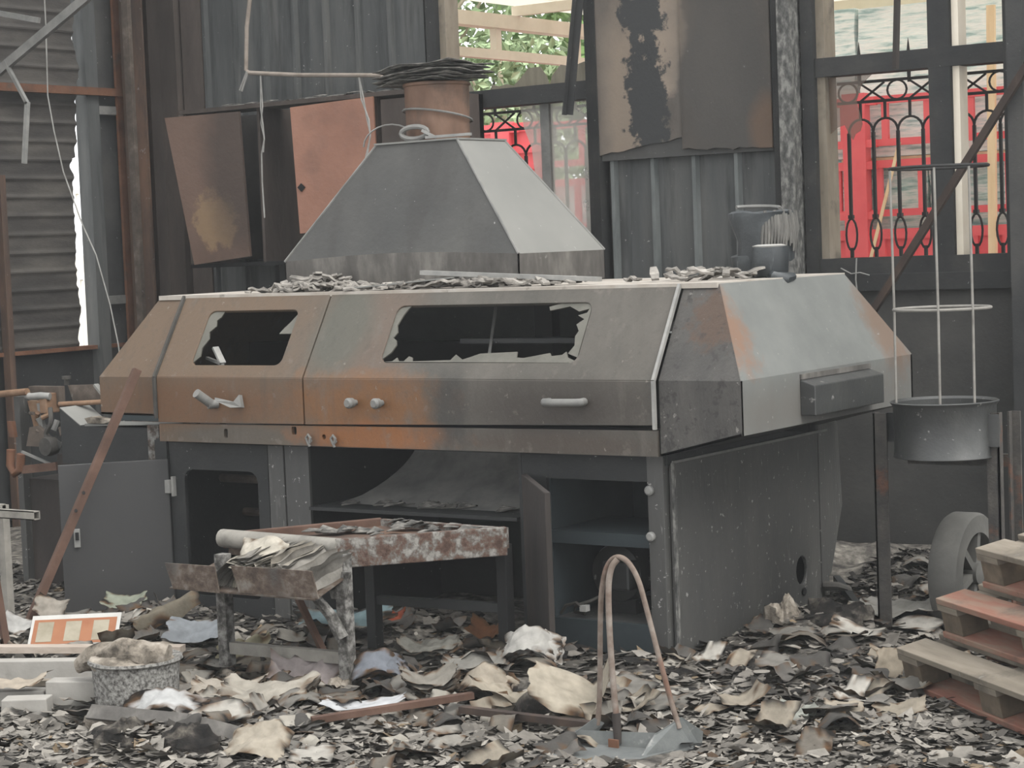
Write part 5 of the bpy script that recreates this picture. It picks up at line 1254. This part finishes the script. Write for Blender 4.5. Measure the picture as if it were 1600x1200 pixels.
MB().quad([(-3.66, 5.46, 0.0), (-3.345, 5.50, 0.0), (-3.375, 5.51, 0.088), (-3.665, 5.475, 0.075)], 0.006).build('back_plate', 'pan_steel', dp)
MB().quad([(-3.39, 5.38, 0.0), (-3.27, 5.60, 0.03), (-3.262, 5.60, 0.085), (-3.315, 5.56, 0.135), (-3.375, 5.49, 0.088)], 0.005).build('side_plate', 'pan_steel', dp)
MB().quad([(-3.71, 5.42, 0.0), (-3.665, 5.47, 0.07), (-3.62, 5.52, 0.11), (-3.60, 5.545, 0.09), (-3.64, 5.52, 0.03)], 0.005).build('side_plate', 'pan_steel', dp)
MB().quad([(-3.70, 5.30, 0.03), (-3.40, 5.30, 0.03), (-3.30, 5.58, 0.04), (-3.64, 5.54, 0.04)], 0.005).build('pan_floor', 'pan_steel', dp)

# ---------------------------------------------------------------- small things on the floor
tu = thing('crackled_tub', 'small round tub with crackled grey coating in the lower left', 'tub', (-5.365, 5.17, 0))
MB().lathe([(0.13, 0.0), (0.148, 0.01), (0.152, 0.12), (0.155, 0.205), (0.168, 0.215), (0.165, 0.225), (0.145, 0.22), (0.0, 0.19)], (-5.365, 5.19, 0), 34, wob=0.03, seed=2).build('tub_body', 'crackled_tub', tu, smooth=True)
cr_ = MB()
for j in range(13):
    for k in range(36):
        t = 2 * math.pi * k / 36; f = j / 12
        r = 0.155 * math.sin(math.pi / 2 * f) * (1 + 0.10 * noise.noise(Vector((math.cos(t) * 2, math.sin(t) * 2, 3))))
        z = 0.205 + 0.045 * math.cos(math.pi / 2 * f) + 0.02 * noise.noise(Vector((r * 14 * math.cos(t), r * 14 * math.sin(t), 5))) + 0.012 * noise.noise(Vector((r * 50 * math.cos(t), r * 50 * math.sin(t), 7)))
        cr_.v.append(Vector((-5.375 + r * math.cos(t), 5.19 + r * math.sin(t), z)))
for j in range(12):
    for k in range(36):
        l = (k + 1) % 36
        cr_.f.append((j * 36 + k, (j + 1) * 36 + k, (j + 1) * 36 + l, j * 36 + l))
cr_.build('ash_crust', 'ash_crust', tu, smooth=True)
tl_ = MB().tube(smooth([(-5.58, 5.12, 0.185), (-5.52, 5.13, 0.215), (-5.45, 5.15, 0.235), (-5.36, 5.14, 0.245), (-5.27, 5.17, 0.245), (-5.22, 5.20, 0.235)], 6), [0.03 + 0.025 * math.sin(math.pi * k / 30) for k in range(31)], 12).wobble(0.02, 16)
tl_.build('ash_roll', 'ash_crust', tu, smooth=True)

def lump(name, label, c, r, m, seed, amp=0.35, sq=0.6, cat='burnt heap', sub=3, fr=1.0):
    b = MB(); n, h = 26, 14
    for j in range(h + 1):
        f = j / h * math.pi / 2 * 1.15
        for k in range(n):
            t = 2 * math.pi * k / n
            d = Vector((math.cos(t) * math.sin(f), math.sin(t) * math.sin(f), math.cos(f)))
            q = 1 + amp * noise.noise(d * 1.8 * fr + Vector((seed, 0, 0))) + amp * 0.6 * abs(noise.noise(d * 5 * fr + Vector((seed, 3, 0)))) + amp * 0.35 * noise.noise(d * 12 * fr + Vector((seed, 5, 0)))
            b.v.append(Vector(c) + Vector((d.x * r[0] * q, d.y * r[1] * q, d.z * r[2] * q)))
    for j in range(h):
        for k in range(n):
            l = (k + 1) % n
            b.f.append((j * n + k, (j + 1) * n + k, (j + 1) * n + l, j * n + l))
    return single(b, name, m, label, cat, smooth=True)
lump('charred_clump', 'black crumbled charcoal clump at the bottom left edge', (-4.95, 4.72, 0.03), (0.14, 0.12, 0.09), 'charcoal', 1)
lump('charred_clump', 'black crumbled charcoal clump right of the bottom left one', (-4.74, 4.80, 0.02), (0.12, 0.10, 0.09), 'charcoal', 4)
lump('charred_clump', 'pale ash clump in front of the white blocks', (-5.22, 4.93, 0.03), (0.13, 0.07, 0.06), 'ash_crust', 7)
lump('charred_clump', 'pale ash clump right of the small tub', (-4.93, 5.05, 0.02), (0.11, 0.08, 0.06), 'ash_crust', 9)
lump('charred_clump', 'burnt mound of sheets beside the side panel of the machine', (-3.66, 7.36, 0.02), (0.19, 0.14, 0.15), 'charcoal', 12)
lump('charred_clump', 'pale crumpled ash lump against the machine side panel', (-3.83, 7.24, 0.04), (0.09, 0.07, 0.14), 'ash_crust', 15, amp=0.5)
lump('charred_clump', 'dark burnt mound under the low end of the pallets', (-3.22, 6.46, 0.0), (0.14, 0.10, 0.05), 'charcoal', 18)
lump('charred_clump', 'black burnt mound near the front corner of the machine', (-3.93, 6.42, 0.0), (0.16, 0.12, 0.08), 'charcoal', 21)
lump('charred_clump', 'charred heap propping up the back of the pallets', (-2.25, 7.0, 0.0), (0.42, 0.30, 0.22), 'charcoal', 33)
lump('charred_clump', 'dark folded burnt sheet standing before the dustpan', (-3.97, 5.72, 0.0), (0.12, 0.07, 0.11), 'charcoal', 24, amp=0.25)
lump('charred_clump', 'ash lump at the foot of the left table leg', (-5.47, 5.79, 0.0), (0.08, 0.06, 0.05), 'ash_crust', 27)
lump('charred_clump', 'ash lump at the foot of the right table leg', (-4.93, 5.80, 0.0), (0.05, 0.05, 0.06), 'ash_crust', 30)

# white broken blocks, each its own piece
def block(x, y, w, d, h, rz, label, tilt=0.0, m='white_block', cat='block', name='white_block'):
    b = MB().obox((0, 0, h / 2), (w, d, h), Matrix.Identity(3)).wobble(0.006, 8, x)
    o = b.build(name, m, bevel=0.004)
    o.location = (x, y, gh(x, y) * 0.5); o.rotation_euler = (tilt, 0.0, rz)
    return tag(o, label, cat)
block(-6.02, 5.32, 0.62, 0.07, 0.13, 0.5, 'long white block under the pale plank behind the small tub')
block(-5.62, 5.13, 0.20, 0.08, 0.12, 0.42, 'white block touching the left side of the small tub')
block(-5.84, 5.06, 0.22, 0.09, 0.08, 0.5, 'white broken block in front of the long one')
block(-5.70, 4.97, 0.17, 0.08, 0.075, 0.55, 'white broken block nearest to the ash clump')
block(-5.86, 4.86, 0.14, 0.08, 0.07, 0.4, 'small white broken block at the left bottom corner')
single(MB().bar((-6.36, 5.26, 0.16), (-5.55, 5.62, 0.16), 0.06, 0.025), 'pale_plank', 'pale_wood', 'pale plank lying across the white blocks behind the tub', 'plank')
single(MB().bar((-6.05, 5.05, 0.09), (-5.48, 5.24, 0.12), 0.04, 0.02), 'pale_plank', 'pallet_wood', 'thin weathered plank running to the small tub', 'plank')
single(MB().bar((-5.26, 4.86, 0.105), (-4.86, 4.92, 0.10), 0.055, 0.012, up=(0, -0.7, 0.7)).bar((-4.86, 4.92, 0.10), (-4.66, 4.95, 0.07), 0.055, 0.012, up=(0, -0.7, 0.7)), 'flat_bar', 'extractor_rim', 'grey flat bar lying in front of the small tub', 'bar')
single(MB().bar((-4.55, 5.20, 0.075), (-4.21, 5.66, 0.10), 0.03, 0.022), 'rust_strip', 'rust_bar', 'rust brown angle strip lying left of the foreground centre', 'strip')
single(MB().bar((-4.16, 5.52, 0.085), (-3.63, 5.555, 0.075), 0.03, 0.022), 'rust_strip', 'charred_wood', 'dark brown strip pointing at the dustpan', 'strip')
single(MB().bar((-5.33, 6.04, 0.31), (-5.06, 5.95, 0.0), 0.024, 0.02), 'rust_strip', 'rust_bar', 'short rusty strip leaning under the outfeed table', 'strip')
single(MB().bar((-3.62, 6.55, 0.06), (-3.30, 6.28, 0.05), 0.05, 0.015), 'burnt_slat', 'charred_wood', 'charred slat lying between the machine and the pallets', 'slat')
for p, q, lab in (((-4.12, 8.30, 0.10), (-3.72, 7.74, 0.06), 'dark steel tube sloping down beside the machine cable'), ((-3.74, 7.76, 0.06), (-3.42, 7.90, 0.06), 'dark steel tube behind the stand leg'),
                  ((-3.75, 7.62, 0.05), (-3.40, 7.70, 0.05), 'short rusty flat bar behind the stand leg'), ((-3.6, 8.3, 0.08), (-3.1, 8.6, 0.06), 'reddish stick in the dark debris behind the stand')):
    single(MB().bar(p, q, 0.03, 0.03), 'steel_tube', 'charred_wood' if 'red' in lab or 'rust' in lab else 'base_dark', lab, 'bar')
# square tube poking in from the left and a weathered stick
sq = MB()
for y0_, y1_, z0_, z1_ in ((5.58, 5.584, 0.625, 0.66), (5.611, 5.615, 0.625, 0.66), (5.58, 5.615, 0.625, 0.629), (5.58, 5.615, 0.656, 0.66)):
    sq.box(-6.9, -6.30, y0_, y1_, z0_, z1_)
tf = thing('tube_trestle', 'square steel tube trestle reaching in at the left picture edge', 'trestle', (-6.7, 5.7, 0))
sq.build('top_tube', 'table_bar', tf)
for x, y in ((-6.85, 5.597), (-6.85, 5.9)):
    MB().box(x - 0.018, x + 0.018, y - 0.018, y + 0.018, 0, 0.625).build('leg', 'table_bar', tf)
MB().box(-6.868, -6.832, 5.6, 5.9, 0.60, 0.63).build('cross_tube', 'table_bar', tf)
single(MB().bar((-6.585, 5.66, 0.0), (-6.68, 5.68, 0.45), 0.03, 0.02), 'weathered_stick', 'rust_bar', 'upright weathered stick at the left picture edge', 'stick')

# printed poster, standing curled against the debris
po = thing('printed_poster', 'singed poster printed with orange and cream panels near the leaning bar', 'poster', (-6.39, 5.83, 0.06))
dx = Vector((0.25, 0.19, 0)).normalized(); upv = Vector((-0.10, 0.14, 0.13)).normalized()
Op = Vector((-6.54, 5.72, 0.07))
def pq(a, b, c, d, off):
    nn = dx.cross(upv).normalized() * off
    return [Op + dx * a + upv * c + nn, Op + dx * b + upv * c + nn, Op + dx * b + upv * d + nn, Op + dx * a + upv * d + nn]
MB().quad(pq(0, 0.37, 0, 0.17, 0), 0.002).build('sheet', 'white_plastic', po)
MB().quad(pq(0.012, 0.355, 0.006, 0.145, 0.001), 0.001).build('printed_field', 'orange_ink', po)
for k in range(3):
    MB().quad(pq(0.03 + 0.115 * k, 0.095 + 0.115 * k, 0.02, 0.13, 0.002), 0.001).build('printed_panel', 'print_cell', po)
single(MB().lathe([(0.0, 0.0), (0.017, 0.0), (0.02, 0.03), (0.0, 0.035)], (-6.78, 5.88, 0.03), 12), 'red_cap', 'red_plastic', 'small bright red cap at the foot of the leaning bar', 'cap')

# singled-out papers
P_ = paper
P_('paper_sheet', 'blue grey sheet of paper leaning behind the left table leg', 'paper', -6.03, 6.19, 0.24, 0.15, (150, 154, 158), (0.45, 0.0, 0.5), 2, burn=0.02, dz=0.03)
P_('paper_sheet', 'crumpled pinkish grey paper under the outfeed table', 'paper', -5.09, 5.78, 0.26, 0.15, (164, 154, 152), (0.4, 0.15, 0.6), 3, burn=0.08, crump=0.05, dz=0.02)
P_('paper_sheet', 'clean white sheet behind the left rust strip', 'paper', -4.54, 5.47, 0.28, 0.12, (214, 215, 216), (0.08, 0, 0.55), 4, burn=0.03, crump=0.015, dz=0.03)
P_('paper_sheet', 'large cream sheaf of pages in front of the table legs', 'paper', -4.96, 5.44, 0.32, 0.20, (184, 177, 164), (0.12, 0, 0.5), 5, burn=0.10, layers=6, curl=0.03, crump=0.03, dz=0.02)
P_('paper_sheet', 'teal sheet with black burns behind the right table leg', 'paper', -5.42, 6.42, 0.40, 0.13, (136, 158, 162), (0.4, 0, 0.7), 6, burn=0.2, crump=0.03, dz=0.07)
P_('paper_clump', 'bluish bundle of pages right of the table leg', 'paper', -4.79, 5.89, 0.20, 0.13, (134, 138, 146), (0.55, 0.2, 0.8), 7, burn=0.24, layers=7, curl=-0.06, dz=0.03)
P_('paper_clump', 'fan of white pages with singed edges before the open brown door', 'paper', -4.36, 6.20, 0.22, 0.12, (196, 193, 186), (0.6, 0.0, 0.35), 8, burn=0.12, layers=9, curl=-0.07, crump=0.03, dz=0.045)
P_('paper_clump', 'brown scorched sheet behind the page fan', 'paper', -4.74, 6.50, 0.15, 0.10, (134, 92, 64), (0.5, 0, 0.2), 9, burn=0.15, crump=0.04, dz=0.05)
P_('paper_clump', 'pair of curled singed pages behind the dark brown strip', 'paper', -4.30, 5.86, 0.18, 0.11, (186, 175, 158), (0.65, 0.2, 0.3), 10, burn=0.24, layers=6, curl=-0.07, dz=0.03)
P_('paper_sheet', 'big cream folded sheet left of the dustpan handle', 'paper', -3.84, 5.80, 0.28, 0.26, (194, 184, 166), (0.32, -0.3, 0.4), 11, burn=0.08, fold=0.10, crump=0.02, dz=0.035)
P_('paper_sheet', 'cream sheet sloping beside the big folded one', 'paper', -4.13, 5.79, 0.30, 0.13, (190, 180, 162), (0.2, 0.2, 0.7), 12, burn=0.10, crump=0.035, dz=0.03)
P_('paper_sheet', 'pale green printed page under the grey sheet door', 'paper', -6.66, 6.40, 0.20, 0.11, (160, 165, 148), (0.4, 0, 0.4), 13, burn=0.12, dz=0.02)
P_('paper_scrap', 'orange scrap deep under the outfeed table', 'paper', -5.27, 6.58, 0.08, 0.05, (176, 92, 68), (0.5, 0, 0.4), 14, burn=0.15, dz=0.04)
P_('paper_sheet', 'white singed sheet leaning on the front of the small tub', 'paper', -5.12, 5.06, 0.28, 0.12, (208, 208, 206), (0.45, 0, 0.45), 15, burn=0.18, curl=-0.05, crump=0.03, dz=0.03)
P_('paper_sheet', 'cream rounded sheet at the bottom edge left of centre', 'paper', -4.50, 4.86, 0.21, 0.18, (192, 182, 165), (0.3, 0, 0.4), 16, burn=0.08, curl=-0.05, crump=0.03, dz=0.02)
P_('paper_sheet', 'pale green white scrap on the ash right of the dustpan', 'paper', -3.14, 6.02, 0.12, 0.10, (178, 180, 170), (0.3, 0, 0.5), 17, burn=0.04, crump=0.03, dz=0.015)
P_('paper_sheet', 'beige card scrap right of the dustpan', 'paper', -3.0, 6.07, 0.12, 0.10, (182, 171, 154), (0.2, 0.1, 0.5), 18, burn=0.06, crump=0.015, curl=0.0, dz=0.015)
P_('paper_sheet', 'beige torn card before the lowest pallet', 'paper', -2.86, 6.20, 0.17, 0.11, (166, 156, 140), (0.25, -0.1, 0.5), 19, burn=0.08, curl=0.01, crump=0.015, dz=0.015)
P_('paper_sheet', 'tan cardboard flap wedged at the low end of the pallets', 'paper', -3.14, 6.73, 0.10, 0.12, (172, 160, 142), (0.7, 0, 0.4), 20, burn=0.06, curl=0.0, dz=0.04)
P_('paper_sheet', 'white crumpled sheet behind the stand leg', 'paper', -3.53, 7.68, 0.38, 0.24, (214, 210, 200), (0.08, 0, 0.3), 21, burn=0.03, crump=0.03, dz=0.05)
P_('paper_sheet', 'pale yellow sheet behind the left table leg foot', 'paper', -5.57, 5.98, 0.20, 0.13, (166, 160, 134), (0.5, 0, 0.5), 22, burn=0.10, crump=0.035, dz=0.03)
P_('paper_sheet', 'white curled page beside the red cap', 'paper', -6.68, 5.80, 0.13, 0.10, (204, 202, 197), (0.6, 0.2, 0.4), 23, burn=0.08, dz=0.03)
P_('paper_sheet', 'tan curved page left of the printed poster', 'paper', -6.75, 6.05, 0.14, 0.10, (180, 172, 160), (0.8, 0.3, 0.5), 24, burn=0.06, dz=0.04)
P_('paper_sheet', 'long tan rolled card standing below the grey sheet door', 'paper', -6.22, 6.20, 0.09, 0.30, (128, 120, 105), (0.45, 0.4, -0.6), 25, burn=0.15, curl=-0.05, dz=0.05)
P_('paper_sheet', 'cream torn page on the nearest white block', 'paper', -5.82, 5.03, 0.24, 0.10, (194, 182, 165), (0.15, 0, 0.5), 26, burn=0.04, dz=0.085)
P_('paper_sheet', 'cream page lying between tub and table', 'paper', -5.16, 5.45, 0.26, 0.13, (190, 181, 167), (0.15, 0, 0.5), 27, burn=0.10, crump=0.03, layers=3, dz=0.02)
P_('paper_sheet', 'grey rolled booklet in front of the bluish bundle', 'paper', -4.53, 5.82, 0.20, 0.10, (156, 150, 140), (0.3, 0, 0.7), 28, burn=0.14, layers=7, curl=0.05, dz=0.02)
P_('paper_sheet', 'grey folded page bundle behind the curled pages', 'paper', -4.5, 6.06, 0.24, 0.10, (146, 143, 136), (0.35, 0, 0.8), 29, burn=0.16, layers=5, curl=0.03, crump=0.03, dz=0.02)
P_('paper_sheet', 'pale flat page under the tunnel shelf', 'paper', -4.85, 6.25, 0.24, 0.12, (140, 138, 130), (0.2, 0, 0.6), 30, burn=0.14, layers=4, crump=0.03, dz=0.03)

# scattered smaller scorched papers: individuals sharing a few meshes
vars_ = []
cols = [(188, 182, 170), (164, 159, 150), (140, 136, 129), (200, 195, 185), (116, 112, 107), (92, 89, 85), (172, 162, 146), (128, 121, 111)]
for k in range(16):
    a, b, c = paper_verts(40 + k, 0.09 + 0.04 * (k % 4), 0.08 + 0.03 * (k % 3), cols[k % 8], curl=0.02 * ((k % 5) - 2), crump=0.02, burn=0.10 + 0.05 * (k % 4), nx=7, ny=7)
    vars_.append(mesh_from('scorched_scrap', a, b, c))
rnd = random.Random(21)
zones = [(-5.6, -3.6, 4.9, 6.1, 120, 'scorched paper scrap in the open floor before the outfeed table', 'paper scraps in the foreground'),
         (-6.9, -5.5, 5.5, 6.6, 46, 'scorched paper scrap on the floor between poster and table', 'paper scraps at the left'),
         (-5.6, -4.3, 6.1, 6.8, 40, 'scorched paper scrap in the dark under the tunnel front', 'paper scraps under the tunnel'),
         (-4.0, -2.9, 5.6, 7.4, 64, 'scorched paper scrap in the ash right of the machine', 'paper scraps at the right'),
         (-3.9, -3.0, 7.5, 9.2, 26, 'scorched paper scrap in the debris behind the drum stand', 'paper scraps behind the stand')]
SCR = []
for xa, xb, ya, yb, n, lab, grp in zones:
    for k in range(n):
        x, y = rnd.uniform(xa, xb), rnd.uniform(ya, yb)
        if -4.74 < x < -4.05 and y > 6.68: continue
        if x < -4.0 and y > 6.72: continue
        vi = rnd.randrange(16)
        if 'tunnel' in grp and rnd.random() < 0.7: vi = rnd.choice((4, 5, 12, 13))
        o = paper('scorched_scrap', lab, 'paper', x, y, 0, 0, (0, 0, 0), (rnd.gauss(0, 0.16), rnd.gauss(0, 0.16), rnd.uniform(0, 6.28)), group=grp, mesh=vars_[vi], dz=rnd.uniform(0, 0.02))
        SCR.append((o, vi % 8))

TONE = ['cream', 'light grey', 'mid grey', 'off white', 'dark grey', 'charcoal', 'tan', 'brownish']
MARKS = [('the dustpan', -3.5, 5.45), ('the small tub', -5.3, 5.15), ('the right front table leg', -4.92, 5.8), ('the left front table leg', -5.5, 5.8), ('the left rust strip', -4.38, 5.42), ('the dark brown strip', -3.95, 5.58),
         ('the page fan', -4.36, 6.2), ('the front corner post of the machine', -4.1, 6.62), ('the machine side panel', -3.85, 7.2), ('the low end of the pallets', -3.1, 6.62), ('the left stand leg', -3.52, 7.5),
         ('the wheel', -3.35, 7.9), ('the wall behind the drum stand', -3.4, 9.2), ('the grey sheet door', -6.8, 6.5), ('the printed poster', -6.39, 5.83), ('the middle of the tunnel front', -5.3, 6.7), ('the rear table leg', -5.2, 6.37),
         ('the beige card scrap', -3.0, 6.07), ('the blue grey sheet', -6.03, 6.17), ('the clean white sheet', -4.54, 5.47), ('the cream rounded sheet', -4.5, 4.86), ('the big cream folded sheet', -3.84, 5.8), ('the bluish page bundle', -4.79, 5.89), ('the charred slat', -3.46, 6.4)]
buckets = {}
for o, ti in SCR:
    ds = [((o.location.x - mx) ** 2 + (o.location.y - my) ** 2, nm_) for nm_, mx, my in MARKS]
    d_, nm_ = min(ds)
    buckets.setdefault((ti, nm_), []).append((d_, o))
for (ti, nm_), lst in buckets.items():
    for k, (d_, o) in enumerate(sorted(lst, key=lambda q: q[0])):
        o['label'] = ORD[min(k, 9)] + ' ' + TONE[ti] + ' paper scrap to ' + nm_

# charred bits on the tunnel shelf and on the table top
rnd = random.Random(33)
SFL, TFL = [], []
for k in range(24):
    x = -5.8 + 1.0 * rnd.random() ** 1.3; l = rnd.uniform(0.05, 0.11); y = 6.8 + rnd.uniform(0, 0.25)
    b = MB().quad([(x, y, 0.556), (x + l, y + 0.02, 0.56 + rnd.uniform(0, 0.02)), (x + l * 0.8, y + 0.06, 0.565), (x, y + 0.05, 0.57 + rnd.uniform(0, 0.01))], 0.005)
    SFL.append(single(b, 'shelf_flake', 'charred_sheets', 'charred flake', 'burnt flake', 'charred flakes on the tunnel shelf'))
for k in range(24):
    f, g_ = rnd.uniform(0.15, 0.85), rnd.uniform(0.35, 0.95)
    p = A + (B - A) * f + u * (LEN * g_); l = rnd.uniform(0.05, 0.10)
    z = TT - 0.04 + 0.014 * g_ + rnd.uniform(0.0, 0.02)
    b = MB().quad([(p.x, p.y, z), (p.x + l, p.y + 0.01, z + rnd.uniform(0, 0.025)), (p.x + l * 0.8, p.y + 0.05, z + 0.008), (p.x, p.y + 0.05, z + rnd.uniform(0.005, 0.025))], 0.004)
    TFL.append(single(b, 'table_flake', 'charred_sheets', 'charred flake', 'burnt flake', 'charred flakes on the table'))

from_left(SFL, 'charred flake from the left on the shelf inside the machine tunnel')
from_left(TFL, 'charred flake from the left lying on the outfeed table top')

# ---------------------------------------------------------------- loose ash flakes over the floor (uncountable)
N = 66000
rs = np.random.RandomState(5)
pal = np.array([lin(c) for c in [(48, 46, 44), (72, 69, 65), (98, 94, 88), (122, 117, 110), (146, 140, 132), (168, 162, 153), (192, 185, 174), (148, 130, 107), (100, 82, 66)]])
wts = np.array([.07, .08, .10, .15, .20, .20, .13, .04, .03]); wts /= wts.sum()
V, F, CC = [], [], []
ang = np.linspace(0, 2 * math.pi, 7)[:6]
for k in range(N):
    d = rs.uniform(4.7, 11.0) if rs.rand() < 0.6 else rs.uniform(4.7, 7.2)
    s_ = rs.uniform(-0.27, 0.27) * d
    if k % 6 == 0: s_ = rs.uniform(-0.5, 0.6) * d
    x, y = -math.sin(yaw) * d + math.cos(yaw) * s_, math.cos(yaw) * d + math.sin(yaw) * s_
    if k > 55000: x, y = rs.uniform(-4.1, -2.2), rs.uniform(7.9, 9.75)
    if y > 9.76 or x < -9.9 or (-6.7 < x < -4.1 and y > 7.0): continue
    if -3.72 < x < -3.26 and 5.30 < y < 5.56: continue
    l = 0.009 + 0.040 * rs.rand() ** 3.2 + 0.010 * (d > 6.5) * rs.rand(); w = l * rs.uniform(0.4, 0.95)
    a = rs.uniform(0, 6.283); ca, sa = math.cos(a), math.sin(a)
    tl, tw, cv = rs.normal(0, 0.2), rs.normal(0, 0.2), rs.uniform(-0.25, 0.4)
    z = gh(x, y) + rs.uniform(0.0, 0.02)
    n0 = len(V)
    V.append((x, y, z)); rr = rs.uniform(0.6, 1.2, 6)
    for q in range(6):
        lx, ly = math.cos(ang[q]) * l * rr[q], math.sin(ang[q]) * w * rr[q]
        V.append((x + lx * ca - ly * sa, y + lx * sa + ly * ca, z + lx * tl + ly * tw + cv * (lx * lx / l)))
        F.append((n0, n0 + 1 + q, n0 + 1 + (q + 1) % 6))
    big = noise.noise(Vector((x * 2.2, y * 2.2, 7)))
    ci = rs.choice(9, p=wts)
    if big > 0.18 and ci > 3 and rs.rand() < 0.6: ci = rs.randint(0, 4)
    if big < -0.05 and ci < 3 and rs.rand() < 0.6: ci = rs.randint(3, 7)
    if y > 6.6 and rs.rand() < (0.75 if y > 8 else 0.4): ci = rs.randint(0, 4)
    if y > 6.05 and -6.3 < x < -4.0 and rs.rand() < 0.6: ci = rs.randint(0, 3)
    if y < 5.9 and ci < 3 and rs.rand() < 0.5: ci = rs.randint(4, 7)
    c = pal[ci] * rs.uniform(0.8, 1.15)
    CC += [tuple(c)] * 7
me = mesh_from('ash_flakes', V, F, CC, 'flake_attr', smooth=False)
o = bpy.data.objects.new('ash_flakes', me); COL.objects.link(o)
tag(o, 'loose grey and black ash flakes littering the whole floor', 'ash', kind='stuff')

# ---------------------------------------------------------------- thin haze volume, added to veil the hall and lift its blacks
hm = bpy.data.materials.new('veil_haze'); hm.use_nodes = True
hn, hl = hm.node_tree.nodes, hm.node_tree.links
hn.remove(hn['Principled BSDF'])
vsn = hn.new('ShaderNodeVolumeScatter'); vsn.inputs['Density'].default_value = 0.0013; vsn.inputs['Color'].default_value = (0.97, 0.985, 1.0, 1)
hl.new(vsn.outputs[0], hn['Material Output'].inputs['Volume'])
MATS['veil_haze'] = hm
hz = single(MB().box(-9.9, 3.0, -1.0, 9.7, 0.0, 3.95), 'veil_haze', 'veil_haze', 'thin grey haze veil added through the hall', 'haze')
hz['kind'] = 'stuff'
